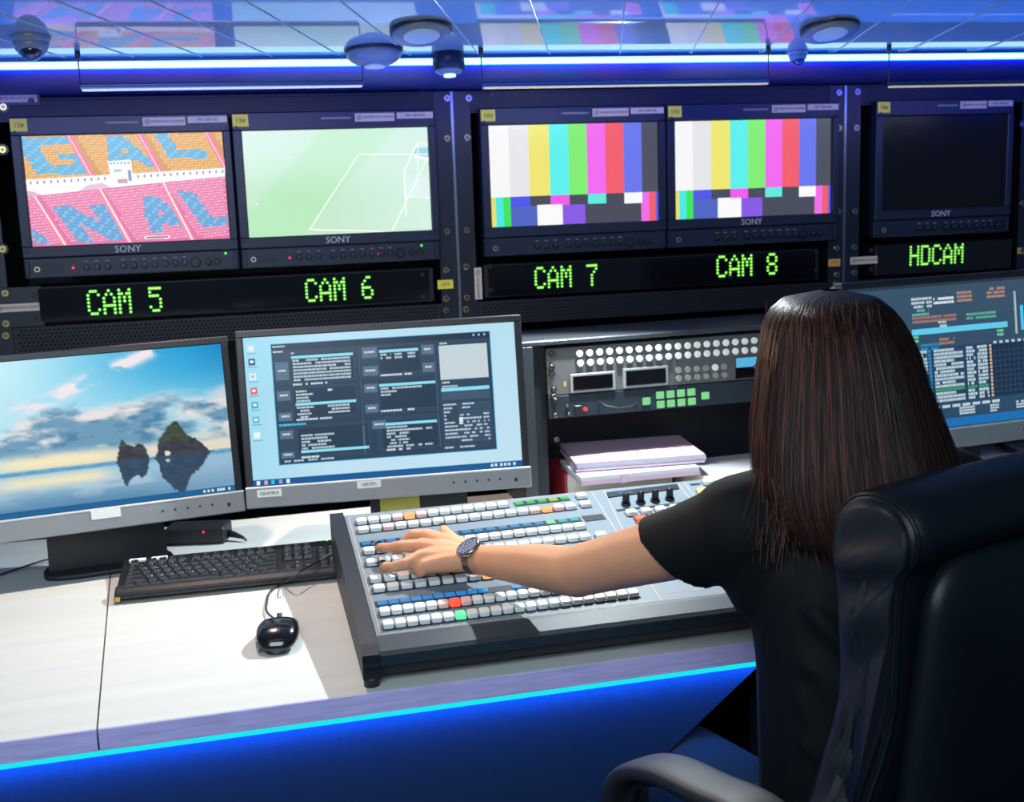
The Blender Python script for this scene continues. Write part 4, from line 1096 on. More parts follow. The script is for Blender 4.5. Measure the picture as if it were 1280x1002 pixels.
# middle module: display, knobs, keypad
mb('panel_dark').prism([(.466, .421), (.604, .428), (.609, .452), (.470, .445)], -.001, .002, 'z').build('display_window', None, vm)
mb('cell_blue').box(.490, .4325, .0021, .515, .4375, .0024).build('display_text', None, vm)
sdark(.462, .357, .592, .359, .0035)
k0 = None
for k in range(4):
    x, y = .486+k*.0277, .380+k*.0012
    if k0 is None:
        g = mb('black_plastic').cyl((0, 0, 0), (0, 0, 1), .0088, .004, 24).cyl((0, 0, .004), (0, 0, 1), .0066, .019, 24, .0060, cham=.001); k0 = g.build('knob', None, vm); k0.location = (x, y, .0)
    else: dup(k0, (x, y, 0))
mb('panel_dark').prism([(.468, .232), (.578, .232), (.588, .322), (.478, .322)], -.001, .0012, 'z').build('keypad_base', None, vm)
for j in range(3):
    for k in range(4):
        x, y = .4885+k*.0262-.0035*j, .306-j*.0262
        if 'k' not in PROTOB:
            PROTOB['k'] = mb('cell_orange').box(-.0105, -.0092, .001, .0105, .0092, .0052, .0012).build('keypad_key', None, vm); PROTOB['k'].location = (x, y, 0)
        else: dup(PROTOB['k'], (x, y, 0))
sdark(.615, .376, .76, .380, .0035)
mb('panel_dark').box(.632, .440, -.001, .650, .447, .001).build('dark_strip', None, vm)

# ---------------------------------------------------------------- equipment hood with the router panel
M('hood_grey', '343a42', .4, bump=.02, bscale=300)
HD = Frame(DESK.world((0, .80, 0)), DESK.R)      # front face plane of the hood
def hd(u, v, off=0): p = HD.hit(u, v, 1, off); return p[0], p[2]
hx0, hzt = hd(668, 428); hx1 = hx0+1.5
hzt = hd(800, 417)[1]
hood = thing('equipment_hood', 'dark grey equipment housing behind the switcher, open niche below its router panel', 'cabinet', HD, (hx0, 0, ZT+.0005))
z0 = ZT+.0005
mb('hood_grey').box(-.03, -.0, hzt-.010-z0, hx1-hx0, .20, hzt-z0, .002).build('top_panel', None, hood)
mb('hood_grey').box(-.03, .0, 0, -.004, .20, hzt-.0105-z0, .001).build('side_panel', None, hood)
mb('rack_black').box(hx1-hx0-.01, .0, 0, hx1-hx0, .20, hzt-.0105-z0).build('side_panel', None, hood)
mb('rack_black').box(-.004, .19, 0, hx1-hx0-.01, .20, hzt-.0105-z0).build('back_panel', None, hood)
fx0, fz1 = hd(684, 437); 
mb('rack_black').box(-.004, .02, .0, .012+.012, .03, hzt-.0105-z0).build('mounting_flange', None, hood)
# router panel and green button unit, 48 cm class units filling the niche top
M('router_grey', '5b5d5e', .45, vary=.05, vscale=20); M('btn_white_round', 'd5dcd8', .3, emit='c8d8d0', es=.25); M('btn_dim', '8b9088', .4)
yo = .012
ul = lambda u, v: (lambda p: (p[0]-hx0, p[2]-z0))(HD.hit(u, v, 1, yo-.004))
x_a, z_a = ul(683, 440); x_b, z_b = ul(689, 497); x_c, z_c = ul(697, 526)
rt = thing('router_panel', 'grey router control panel with two rows of round white buttons behind the switcher', 'control panel', HD, (hx0, 0, z0))
RWd = .95
zt_ = ul(820, 426)[1]; zm_ = ul(820, 484)[1]; zl_ = ul(820, 512)[1]
mb('router_grey').box(x_a, yo-.004, zm_+.0015, x_a+RWd, yo+.08, zt_, .001).build('faceplate', None, rt)
# 2 x n round buttons
r0 = None
uA, vA = 719, 441
for row, (ua, va, ub, vb) in enumerate(((724, 443, 942, 424), (725, 455, 942, 435.5))):
    xa, za = ul(ua, va); xb, zb_ = ul(ub, vb)
    n = 18
    for k in range(n+8):
        x = xa+(xb-xa)*k/n; z = .5*(za+zb_)
        if r0 is None: r0 = mb('btn_seat').cyl((0, 0, 0), (0, -1, 0), .0085, .001, 18).use('btn_white_round').cyl((0, -.001, 0), (0, -1, 0), .0072, .005, 18, cham=.0015).build('round_button', None, rt); r0.location = (x, yo-.004, z)
        else: dup(r0, (x, yo-.004, z))
r1 = None
for row, v in enumerate((462.5, 472.5)):
    xa, za = ul(848 if row == 0 else 848.5, v-2.5*0); 
    for k in range(6):
        x, z = xa+k*.0203, za-.0008*k*0
        hot = k == 4 and row == 0
        if hot: q = mb('btn_white_round').cyl((0, 0, 0), (0, -1, 0), .0070, .005, 16, cham=.001).build('round_button', None, rt); q.location = (x, yo-.004, z); continue
        if r1 is None: r1 = mb('btn_dim').cyl((0, 0, 0), (0, -1, 0), .0068, .004, 16, cham=.001).build('dim_button', None, rt); r1.location = (x, yo-.004, z)
        else: dup(r1, (x, yo-.004, z))
for (ua, va, ub, vb) in ((712, 470, 769, 484), (778, 463, 835, 478)):
    xa, za = ul(ua, va); xb, zb_ = ul(ub, vb); zt2 = za-.0; 
    g = mb('silver_plastic').box(xa, yo-.008, zb_-.004, xb, yo-.004, zt2+.004, .001); g.build('window_frame', None, rt)
    g = mb('acrylic').box(xa+.006, yo-.0088, zb_+.001, xb-.006, yo-.008, zt2-.001); g.build('window', None, rt)
glow('lcd_blue', '58b8e8', .9)
xa, za = ul(919, 448); xb, zb_ = ul(952, 468)
mb('acrylic').box(xa, yo-.006, zb_-.004, xb, yo-.004, za+.002).use('lcd_blue').box(xa+.001, yo-.0065, (za+zb_)/2, xb-.001, yo-.006, za+.001).build('display', None, rt)
mb('orange_sticker').box(*[ul(706, 479)[0]-.002, yo-.0046, ul(706, 479)[1]-.006, ul(706, 479)[0]+.002, yo-.004, ul(706, 479)[1]+.004]).build('mark', None, rt)
first = None
for (u, v) in ((690, 442), (689.5, 459), (690, 468)):
    x, z = ul(u, v)
    if first is None: first = screw_at(rt, x, z, y=yo-.004, r=.0058, mat='steel')
    else: dup(first, (x, yo-.004, z))
tu = thing('tally_panel', 'black control unit with glowing green square buttons below the router panel', 'control panel', HD, (hx0, 0, z0))
mb('rail_grey').box(x_a, yo-.004, zl_, x_a+RWd, yo+.08, zm_-.0005, .001).build('faceplate', None, tu)
glow('btn_green_lit', '86dc92', .9)
gb = None
for (u, v) in [(807.5, 501)]+[(824.5+13*k, 493.5-1.3*k) for k in range(4)]+[(824.5+13*k+.7, 505-1.3*k) for k in range(4)]+[(881, 494)]:
    x, z = ul(u, v)
    if gb is None: gb = mb('panel_dark').box(-.0095, -.001, -.0085, .0095, 0, .0085).use('btn_green_lit').box(-.0085, -.005, -.0076, .0085, -.001, .0076, .0012).build('green_button', None, tu); gb.location = (x, yo-.004, z)
    else: dup(gb, (x, yo-.004, z))
x, z = ul(731.5, 511); mb('led_red').cyl((x, yo-.004, z), (0, -1, 0), .0042, .004, 16).build('status_light', None, tu)
for (u, v, r) in ((709, 507, .004), (711, 517, .004)):
    x, z = ul(u, v); screw_at(tu, x, z, y=yo-.004, r=r, mat='steel')
x, z = ul(722, 511); mb('black_plastic').box(x-.007, yo-.009, z-.008, x+.007, yo-.004, z+.008, .001).build('toggle_switch', None, tu)
x0_, zz = ul(748, 506); x1_, z2_ = ul(796, 505); mb('black_plastic').tube([(x0_, yo-.006, zz+.008), (x0_+.01, yo-.02, zz), (x0_+.04, yo-.02, zz-.008), (x1_-.01, yo-.018, zz-.006), (x1_, yo-.006, zz)], .0022, 8).build('patch_cable', None, tu)
first = None
for (u, v) in ((692, 486), (692.5, 494), (694, 500), (694, 519), (697, 550)):
    x, z = ul(u, v)
    if first is None: first = screw_at(hood, x, z, y=.014 if v > 530 else yo-.004, r=.0055, mat='steel')
    else: dup(first, (x, .016 if v > 530 else yo-.004, z))

# ---------------------------------------------------------------- papers in the niche
M('paper_white', 'c6c8ce', .7); M('paper_pink', 'cfaec4', .7, vary=.03); M('folder_lilac', 'd8b4cc', .65); M('card_dark', '4a4440', .6); M('red_plastic', 'b03038', .4); M('cream_paper', 'ddd6c4', .7)
PF = Frame((0, 0, 0), DESK.R)
def pw(u, v, z): return onz(u, v, z)
def stack_frame(u, v, z, yaw): return Frame(onz(u, v, z), Rm('z', yaw))
# red binder lying at the bottom
fr = stack_frame(706, 602, ZT+.05, .30); 
t = thing('ring_binder', 'red ring binder lying under the pink paper stack', 'binder', Frame((fr.O[0], fr.O[1], ZT+.0006), fr.R))
mb('red_plastic').box(0, 0, 0, .26, .20, .003, .001).build('cover', None, t); mb('red_plastic').box(0, 0, .064, .26, .20, .067, .001).build('cover', None, t)
mb('red_plastic').box(0, 0, .003, .004, .20, .064).build('spine', None, t); mb('cream_paper').box(.008, .006, .0035, .25, .195, .0635).build('pages', None, t)
bt = ZT+.0676+.0006
def bundle(u, v, z, yaw, L, D_, H, mats, label, name, cat='papers', band=None, grp=None, warp=.0):
    o = onz(u, v, z); t = thing(name, label, cat, Frame(o, Rm('z', yaw)), group=grp); n = len(mats); k = 0
    zz = 0
    for (m_, h_, nm) in mats:
        g = mb(m_); q = R2.uniform(-.004, .004)
        nx_ = 8; rings = []
        for i in range(nx_+1):
            x = L*i/nx_; dz = warp*math.sin(PI*i/nx_)
            rings.append([(x+q, q, zz+dz), (x+q, D_+q, zz+dz), (x+q, D_+q, zz+h_-.0003+dz), (x+q, q, zz+h_-.0003+dz)])
        g.loft(rings, True, False); g.build(nm, None, t); zz += h_
    if band: mb(band).box(L*.34, -.004, -.0001, L*.37, D_+.003, zz+.0006).build('band', None, t)
    return t
bundle(726, 608, bt+.0, .20, .25, .17, .02, (('paper_pink', .010, 'pages'), ('paper_white', .008, 'pages')), 'lower bundle of pink papers tied with a pink band on the red binder', 'paper_bundle', band='folder_lilac')
b2 = bt+.0185
bundle(722, 590, b2, .12, .27, .20, .03, (('card_dark', .002, 'folder_back'), ('folder_lilac', .004, 'folder'), ('paper_white', .010, 'pages'), ('paper_pink', .004, 'pages')), 'lilac folder full of papers on top of the pink bundle', 'paper_folder', warp=.0)
# loose white sheets to the right
t = thing('paper_sheets', 'loose white sheets with blue print lying right of the paper stack', 'papers', Frame(onz(893, 602, ZT+.06), Rm('z', .25)))
t.location.z = ZT+.0006
mb('cream_paper').box(0, 0, 0, .30, .21, .058, .001).build('pad', None, t); mb('paper_white').box(.004, .002, .0582, .295, .206, .0590).build('sheet', None, t)
mb('lcd_blue' if False else 'cell_teal').box(.07, .05, .0591, .073, .15, .0592).build('print', None, t) if False else None
# sticky note on the stand of the middle monitor
_fn = Frame(F2.O, Rm('z', math.radians(7.9))); _h = _fn.hit(500, 630, 1, .0405); fr = Frame(_fn.world((_h[0], .0405, _h[2])), _fn.R @ Rm('x', math.radians(88)))
M('note_yellow', 'c8c060', .7)
tag(t, kind=None) if False else None
nt_ = mb('note_yellow'); nt_.loft([[(x, y, .0006+.004*max(0, (y-.02)/.05)**2) for x in (-.038, .038)]+[(x, y, .0010+.004*max(0, (y-.02)/.05)**2) for x in (.038, -.038)] for y in (-.03, -.01, .01, .03, .045)], True, False)
o = nt_.build('sticky_note'); o.matrix_world = fr.mat(); tag(o, 'yellow sticky note on the stand of the middle monitor', 'sticky note')
# power adapter on the desk
A0 = onz(232, 668, ZT+.015); fr = Frame((A0[0], A0[1], ZT+.0006), Rm('z', -.03))
t = thing('power_adapter', 'black box adapter with a brass plug and red light under the left monitor', 'adapter', fr)
mb('black_soft').box(-.035, -.026, 0, .085, .034, .034, .004).build('case', None, t)
mb('brass').cyl((-.034, -.014, .019), (-1, 0, 0), .008, .014, 16).build('connector', None, t)
mb('led_red').cyl((.044, -.0262, .026), (0, -1, 0), .0022, .0015, 10).build('status_light', None, t)
mb('black_plastic').tube([(.085, 0, .014), (.100, -.006, .012), (.118, -.014, .008), (.125, -.018, .003)], [.008, .006, .003, .0022], 10).build('cable', None, t)
# desk lead at the far left
c = [(-12, 722, .002), (30, 708, .003), (60, 699, .004), (90, 697, .003), (115, 699, .002), (128, 705, .002), (140, 716, .002)]
o = mb('black_soft').tube(smooth_path([onz(u, v, ZT+h+.002) for u, v, h in c]), .0018, 8).build('desk_cable'); tag(o, 'thin black cable curving on the desk under the left monitor', 'cable')
# right side: paper and a black cable on the desk
t = thing('paper_pad', 'white paper pad on the desk below the right monitor', 'papers', Frame((onz(1190, 596, ZT)[0], onz(1190, 596, ZT)[1], ZT+.0006), Rm('z', .25)))
mb('paper_white').box(0, 0, 0, .30, .21, .006, .0005).build('sheets', None, t)
c = [(1190, 552, .02), (1215, 549, .02), (1240, 552, .02), (1262, 562, .015), (1285, 572, .012)]
o = mb('black_soft').tube(smooth_path([onz(u, v, ZT+h) for u, v, h in c]), .007, 8).build('desk_cable'); tag(o, 'thick black lead on the desk under the right monitor', 'cable')

# ---------------------------------------------------------------- the woman
def capsule(g, a, b, ra, rb, n=20, m=6):
    a = np.array(a, float); b = np.array(b, float); d = b-a; L = np.linalg.norm(d); d = d/(L+1e-9)
    t = np.array([0, 0, 1.]) if abs(d[2]) < .9 else np.array([1., 0, 0]); u = np.cross(d, t); u /= np.linalg.norm(u); v = np.cross(u, d)
    R = lambda c, r: [c+(u*math.cos(2*PI*k/n)+v*math.sin(2*PI*k/n))*max(r, 1e-5) for k in range(n)]
    rings = [R(a-d*ra*math.cos(PI/2*i/m), ra*math.sin(PI/2*i/m)) for i in range(m)]+[R(a, ra), R(b, rb)]+[R(b+d*rb*math.sin(PI/2*i/m), rb*math.cos(PI/2*i/m)) for i in range(1, m+1)]
    g.loft(rings, True, True)
def chain(g, pts, rs, n=20):
    for i in range(len(pts)-1): capsule(g, pts[i], pts[i+1], rs[i], rs[i+1], n)
def remesh(g, name, voxel, smooth_it, parent, mat, factor=.5):
    o = g.build(name+'_src', None, None, fix=True)
    m = o.modifiers.new('r', 'REMESH'); m.mode = 'VOXEL'; m.voxel_size = voxel; m.use_smooth_shade = True
    s = o.modifiers.new('s', 'SMOOTH'); s.factor = factor; s.iterations = smooth_it
    dg = bpy.context.evaluated_depsgraph_get(); me = bpy.data.meshes.new_from_object(o.evaluated_get(dg))
    me.materials.clear(); me.materials.append(MATS[mat])
    me.polygons.foreach_set('material_index', [0]*len(me.polygons)); me.polygons.foreach_set('use_smooth', [True]*len(me.polygons))
    bpy.data.objects.remove(o); me.name = name
    r = bpy.data.objects.new(name, me); COL.objects.link(r)
    if parent is not None: r.parent = parent
    return r
def mxp(u, v, h):      # a point above the switcher's panel
    p = MIX.hit(u, v, 2, h); return MIX.world(p)
N3 = lambda v: np.array(v, float)/np.linalg.norm(v)
def on_ray(u, v, P, L):      # the nearer point seen at (u,v) lying L from P
    d = N3(ray(u, v)); b = np.dot(d, CAMC-P); c = np.dot(CAMC-P, CAMC-P)-L*L; D = b*b-c
    return CAMC+d*(-b-math.sqrt(max(D, 0)))
M('skin', 'cf9570', .48, sss=.12, vary=.035, vscale=40, bump=.05, bscale=500)
M('shirt', '05070b', .8, spec=.25, bump=.10, bscale=900, vary=.1, vscale=30); M('trousers', '121c24', .85, bump=.1, bscale=700)
M('nail', (.006, .012, .012), .08, coat=.5)
FA = .35                                   # she faces a little to the left of straight ahead
fw = np.array([-math.sin(FA), math.cos(FA), 0]); rt_ = np.array([math.cos(FA), math.sin(FA), 0]); up_ = np.array([0, 0, 1.])
SL = np.array([.268, 1.405, .985])
NB = SL+rt_*.158+up_*.035                   # base of the neck
SRt = SL+rt_*.316
HC = np.array([.390, 1.494, 1.122])         # centre of the head
W_ = mxp(586, 697, .040)
EL = on_ray(722, 715, W_, .235)
PEL = np.array([NB[0], NB[1], .50])-fw*.045+rt_*.03
woman = empty('person', Matrix.Translation(Vector((PEL[0], PEL[1], 0))))
tag(woman, 'woman with long dark hair in a black T-shirt reaching her left hand to the switcher', 'person')
WO = np.array([PEL[0], PEL[1], 0])
g = MB().use('skin')
# torso
def oval(c, a, b, n=28, e=1.0, ux=rt_, uy=fw):
    return [c+ux*a*math.copysign(abs(math.cos(2*PI*k/n))**e, math.cos(2*PI*k/n))+uy*b*math.copysign(abs(math.sin(2*PI*k/n))**e, math.sin(2*PI*k/n)) for k in range(n)]
def lerp(a, b, t): return np.array(a)*(1-t)+np.array(b)*t
spine = [PEL, lerp(PEL, NB, .3)-fw*.01, lerp(PEL, NB, .6)-fw*.025, lerp(PEL, NB, .85)-fw*.015, NB]
g.loft([oval(PEL-up_*.08, .12, .09), oval(spine[0], .155, .115), oval(spine[1], .125, .09), oval(spine[2], .135, .095), oval(spine[3], .15, .09), oval(NB-up_*.02, .10, .06)])
# neck and head
chain(g, [NB-up_*.02, NB+up_*.05+fw*.012, HC-up_*.06-fw*.01], [.058, .047, .048])
hr = [(-.125, .020, .028, .045), (-.112, .036, .045, .035), (-.09, .048, .062, .022), (-.06, .060, .078, .010), (-.02, .068, .090, .0), (.02, .074, .096, -.004), (.05, .073, .095, -.006), (.08, .062, .082, -.008), (.10, .044, .060, -.008), (.113, .018, .026, -.006)]
g.loft([oval(HC+up_*z+fw*f, a, b) for z, a, b, f in hr])
fc = HC+fw*.085
chain(g, [fc+up_*.015+fw*.005, fc-up_*.022+fw*.022], [.008, .012], 12)          # nose
capsule(g, fc-up_*.052+rt_*.016+fw*.002, fc-up_*.052-rt_*.016+fw*.002, .007, .007, 12)   # lips
for s in (-1, 1):
    capsule(g, HC+rt_*s*.072+up_*.01, HC+rt_*s*.075-up_*.025, .014, .009, 12)   # ears
    capsule(g, fc+rt_*s*.02+up_*.036, fc+rt_*s*.042+up_*.034-fw*.008, .006, .006, 10)    # brows
# shoulders and arms
SLs = SL; 
chain(g, [NB-up_*.015, SL+up_*.0], [.055, .050]); chain(g, [NB-up_*.015, SRt], [.055, .050])
mid = lerp(SL, EL, .5)
chain(g, [SL, lerp(SL, EL, .35)-up_*.002, lerp(SL, EL, .75), EL+up_*.002], [.048, .0425, .037, .0355], 28)
fa1 = lerp(EL, W_, .3)
chain(g, [EL, fa1+up_*.001, lerp(EL, W_, .65), lerp(EL, W_, .92), W_], [.0345, .0325, .0265, .0215, .0205], 28)
ER = SRt+rt_*.04-up_*.27+fw*.02; WR = ER+fw*.21-up_*.02-rt_*.08
chain(g, [SRt, ER, WR], [.048, .037, .021]); 
# left hand resting on the buttons
nrm = MIX.R[:, 2]
HP = lambda x, y, h: mxp(430+x/5.818, 630+y/5.818, h)
K = {'i': HP(600, 232, .036), 'm': HP(565, 305, .039), 'r': HP(560, 385, .036), 'p': HP(590, 450, .029)}
Wp = W_
for k, r in (('i', .0125), ('m', .0135), ('r', .013), ('p', .012)):
    side = {'i': .012, 'm': .004, 'r': -.004, 'p': -.010}[k]
    w0 = Wp+N3(K['i']-K['p'])*side
    chain(g, [w0, lerp(w0, K[k], .5)+nrm*.002, K[k]], [.0165, .0155, r], 20)
fingers = {
 'i': ([K['i'], HP(505, 222, .034), HP(452, 262, .021), HP(425, 285, .0135)], [.0115, .0100, .0085, .0072]),
 'm': ([K['m'], HP(425, 305, .037), HP(330, 318, .026), HP(252, 312, .0150)], [.0118, .0102, .0088, .0070]),
 'r': ([K['r'], HP(450, 432, .032), HP(360, 455, .024), HP(280, 452, .0150)], [.0112, .0096, .0083, .0068]),
 'p': ([K['p'], HP(560, 490, .021), HP(505, 470, .014), HP(470, 452, .012)], [.0105, .0088, .0075, .0062])}
for k, (P_, r) in fingers.items(): chain(g, P_, r, 18)
for k in 'imrp': capsule(g, K[k]+nrm*.0015, K[k]+nrm*.0015+N3(fingers[k][0][1]-K[k])*.004, .0112 if k != 'p' else .0100, .0105, 14)
# thumb from the side of the palm near the wrist
T0 = HP(850, 310, .030); T1 = HP(790, 262, .030); T2 = HP(745, 215, .026); T3 = HP(722, 178, .0175)
chain(g, [lerp(W_, T0, .4), T0, T1, T2, T3], [.016, .0150, .0118, .0095, .0075], 18)
chain(g, [T0, lerp(K['i'], T0, .4)], [.013, .0115], 16)
# right hand resting in the lap
RHn = N3(fw*.9-rt_*.45); 
capsule(g, WR, WR+RHn*.07, .019, .022)
for q in (-.024, -.008, .008, .022): chain(g, [WR+RHn*.07+rt_*q, WR+RHn*.11+rt_*q*1.1-up_*.006, WR+RHn*.14+rt_*q-up_*.02], [.0095, .0085, .007], 14)
chain(g, [WR+RHn*.02-rt_*.015, WR+RHn*.05-rt_*.04, WR+RHn*.085-rt_*.045], [.012, .010, .008], 14)
# legs
HL_, HR_ = PEL-rt_*.085-up_*.01, PEL+rt_*.085-up_*.01
KN = [HL_+fw*.43-rt_*.05+up_*.03, HR_+fw*.43+rt_*.05+up_*.03]
for h, k in zip((HL_, HR_), KN):
    a = k+fw*.05-up_*(k[2]-.09)
    chain(g, [h, lerp(h, k, .5), k], [.085, .072, .055]); chain(g, [k, lerp(k, a, .35)-fw*.012, a], [.052, .050, .035]); chain(g, [a-up_*.03, a+fw*.10-up_*.055, a+fw*.17-up_*.06], [.036, .03, .022])
g.v = [tuple(np.array(p)-WO) for p in g.v]
body = remesh(g, 'body', .0030, 6, woman, 'skin')
# eyes, brows and lips
M('eye_white', 'd8d4d0', .2); M('iris', '20140e', .15); M('lips', '9a4a42', .4); M('brow', '1a100c', .7)
for s in (-1, 1):
    e = fc+rt_*s*.030+up_*.016-fw*.0125-WO
    g = MB().use('eye_white'); g.sph(e, .0108, 16, 10); g.use('iris'); g.sph(e+fw*.0062, .0056, 12, 8); g.build('eye', None, woman)
    g = MB().use('brow'); g.tube([fc-WO+rt_*s*(.016+.008*k)+up_*(.035+.002*math.sin(k*.9))+fw*(.0085-.0016*k*k*.5) for k in range(5)], [.0012, .0022, .0022, .0018, .0008], 8); g.build('eyebrow', None, woman)
g = MB().use('lips'); g.tube([fc-WO-up_*.052+rt_*q+fw*(.0095-abs(q)*.22) for q in (-.020, -.012, -.004, .004, .012, .020)], [.001, .0038, .0046, .0046, .0038, .001], 10); g.build('lips', None, woman)
# nails
def nail(tip, prev, size=.0068, L=.018, rise=.0045):
    d = N3(tip-prev); s_ = N3(np.cross(d, nrm)); u_ = N3(np.cross(s_, d)); c = tip-WO+d*.001+u_*rise
    g = MB().use('nail'); rings = []
    for i in range(9):
        t = i/8; w_ = size*(.80+.28*math.sin(PI*min(1, t*1.25)*.5))*(1 if t < .6 else math.sqrt(max(0, 1-((t-.6)/.4)**2))*.95+.05)
        cc = c+d*(t-.32)*L-u_*.0030*t*t
        rings.append([cc+s_*w_*math.cos(a)+u_*(.0026*math.sin(a) if math.sin(a) > 0 else .0008*math.sin(a)) for a in [2*PI*k/14 for k in range(14)]])
    g.loft(rings); return g.build('fingernail', None, woman)
for k in 'mr': nail(fingers[k][0][3], fingers[k][0][2], rise=.0078)
nail(T3, T2, .0074, .018, .0078); nail(fingers['i'][0][3], fingers['i'][0][2], .0055, .010, .0045)
# wrist watch
M('watch_steel', 'b8a8a0', .2, 1); M('watch_dial', '1c2430', .25, coat=.6); M('rose_steel', 'b88878', .22, 1); M('crystal', 'b8d0f8', .3, emit='506890', es=.3)  # crystal has a faint glow painted in for the stones' sparkle
wa = N3(EL-W_); cP = lerp(W_, EL, .075)-WO
t0 = N3(nrm-wa*np.dot(nrm, wa)); b0 = np.cross(wa, t0)
dn = N3(t0*.80+b0*(-.6 if np.dot(b0, -fw) < 0 else .6)) if False else None
cd_ = N3(CAMC-(cP+WO)); cdp = N3(cd_-wa*np.dot(cd_, wa)); dn = N3(t0*.75+cdp*.55)          # the dial looks up and towards us
sd = np.cross(wa, dn)
watch = tag(empty('watch', None), None); watch.parent = woman; watch.location = Vector(cP)
def wp(a, r, z): return dn*r*math.cos(a)+sd*r*math.sin(a)+wa*z
g = MB().use('watch_steel'); 
n = 26
for k in range(n):
    a0 = 2*PI*(k+.06)/n; a1 = 2*PI*(k+.94)/n
    if min(a0, 2*PI-a1) < .36: continue
    R0 = .0222; hw = .0070
    for z0_, z1_, m_ in ((-hw, -hw*.36, 'watch_steel'), (-hw*.3, hw*.3, 'rose_steel'), (hw*.36, hw, 'watch_steel')):
        g.use(m_); q = []
        for a in (a0, a1):
            for r in (R0, R0+.0024):
                q.append([wp(a, r, z0_), wp(a, r, z1_)])
        v_ = [q[0][0], q[0][1], q[1][1], q[1][0], q[2][0], q[2][1], q[3][1], q[3][0]]
        g.add(v_, [(0, 1, 2, 3), (4, 7, 6, 5), (0, 4, 5, 1), (1, 5, 6, 2), (2, 6, 7, 3), (3, 7, 4, 0)])
g.build('bracelet', None, watch)
tdir = sd
def disc(r, h): return [dn*h+wa*r*math.cos(2*PI*k/40)+tdir*r*math.sin(2*PI*k/40) for k in range(40)]
g = MB().use('watch_steel').loft([disc(.0185, .0185), disc(.0200, .0215), disc(.0200, .0262), disc(.0180, .0275)]); g.build('watch_case', None, watch)
g = MB().use('watch_dial').loft([disc(.0172, .0274), disc(.0170, .0277)]); g.build('dial', None, watch)
g = MB().use('crystal')
for k in range(70):
    r = .0158*math.sqrt((k+.5)/70); a = k*2.399; c = dn*.0278+wa*r*math.cos(a)+tdir*r*math.sin(a); s_ = .0012
    g.add([c+wa*s_, c+tdir*s_, c-wa*s_, c-tdir*s_, c+dn*.0005], [(0, 1, 4), (1, 2, 4), (2, 3, 4), (3, 0, 4)])
g.use('watch_steel'); 
for a, L in ((.5, .007), (2.3, .010)):
    d = wa*math.cos(a)+tdir*math.sin(a); e = np.cross(dn, d)*.0004; g.add([dn*.0285+e, dn*.0285+d*L+e, dn*.0285+d*L-e, dn*.0285-e], [(0, 1, 2, 3)])
g.build('dial_stones', None, watch)
mbx = MB().use('watch_steel'); c0 = dn*.022; mbx.cyl(c0+wa*.0198, wa, .0022, .003, 10); mbx.build('crown', None, watch)
# T-shirt
g = MB().use('shirt')
hem = PEL+up_*.0
g.loft([oval(PEL-up_*.10, .178, .140), oval(PEL, .180, .142), oval(spine[1], .162, .128), oval(spine[2], .158, .125), oval(spine[3]-up_*.01, .160, .108), oval(NB-up_*.025, .125, .075), oval(NB+up_*.008, .070, .056)])
chain(g, [NB-up_*.012-fw*.006, SL+up_*.004], [.060, .060]); chain(g, [NB-up_*.012-fw*.006, SRt+up_*.004], [.060, .058])
capsule(g, SL-up_*.02+rt_*.02, SL-up_*.08+rt_*.045, .060, .055)
ad = N3(EL-SL)
q1 = lerp(SL, EL, .50); q0 = SL
vr = N3(up_-ad*np.dot(up_, ad)); hr_ = np.cross(ad, vr)
def sring(c, a, b, sk, dz=0): return [c+hr_*a*math.cos(2*PI*k/28)+vr*(b*math.sin(2*PI*k/28)+dz)+ad*sk*math.sin(2*PI*k/28) for k in range(28)]
g.loft([sring(SL-ad*.01, .056, .058, 0), sring(lerp(SL, EL, .15), .054, .056, .008, -.004), sring(lerp(SL, EL, .28), .052, .053, .018, -.006), sring(lerp(SL, EL, .375), .051, .056, .034, -.010)])
g.loft([oval(lerp(SRt, ER, t), .056, .060) for t in (0, .3, .55)])
# folds: the cloth gathers from the armpit across the back and at the waist
def fold(pts, r): chain(g, pts, [r]*len(pts), 10)
bk = -fw
for (h0, s0, h1, s1, r) in ((.40, -.15, .22, .06, .012), (.34, -.155, .14, .10, .013), (.24, -.155, .08, .05, .012), (.14, -.165, .02, .0, .012), (.08, -.17, .04, -.05, .012), (.30, -.16, .20, -.12, .010)):
    A = PEL+up_*h0+rt_*s0; B = PEL+up_*h1+rt_*s1
    def surf(P, s_): return P+bk*(.1115*math.sqrt(max(.02, 1-(s_/.175)**2)))
    pts = [surf(lerp(A, B, t)-up_*.03*math.sin(PI*t), s0+(s1-s0)*t) for t in np.linspace(0, 1, 6)]
    fold(pts, r)
for a_, b_ in ((.10, .34), (.18, .32)):
    fold([lerp(SL, EL, a_)+up_*(-.045)-fw*.035, lerp(SL, EL, b_)+up_*(-.02)-fw*.05], .010)
capsule(g, lerp(SL, EL, .03)+up_*.052, lerp(SL, EL, .16)+up_*.040-fw*.012, .011, .008)
g.v = [tuple(np.array(p)-WO) for p in g.v]
remesh(g, 'tshirt', .0055, 9, woman, 'shirt')
# sleeve hem stitching
g = MB().use('shirt'); rr = sring(lerp(SL, EL, .352), .0492, .0520, .034, -.008); g.tube([p-WO for p in rr+[rr[0]]], .0014, 6); g.build('hem_seam', None, woman)
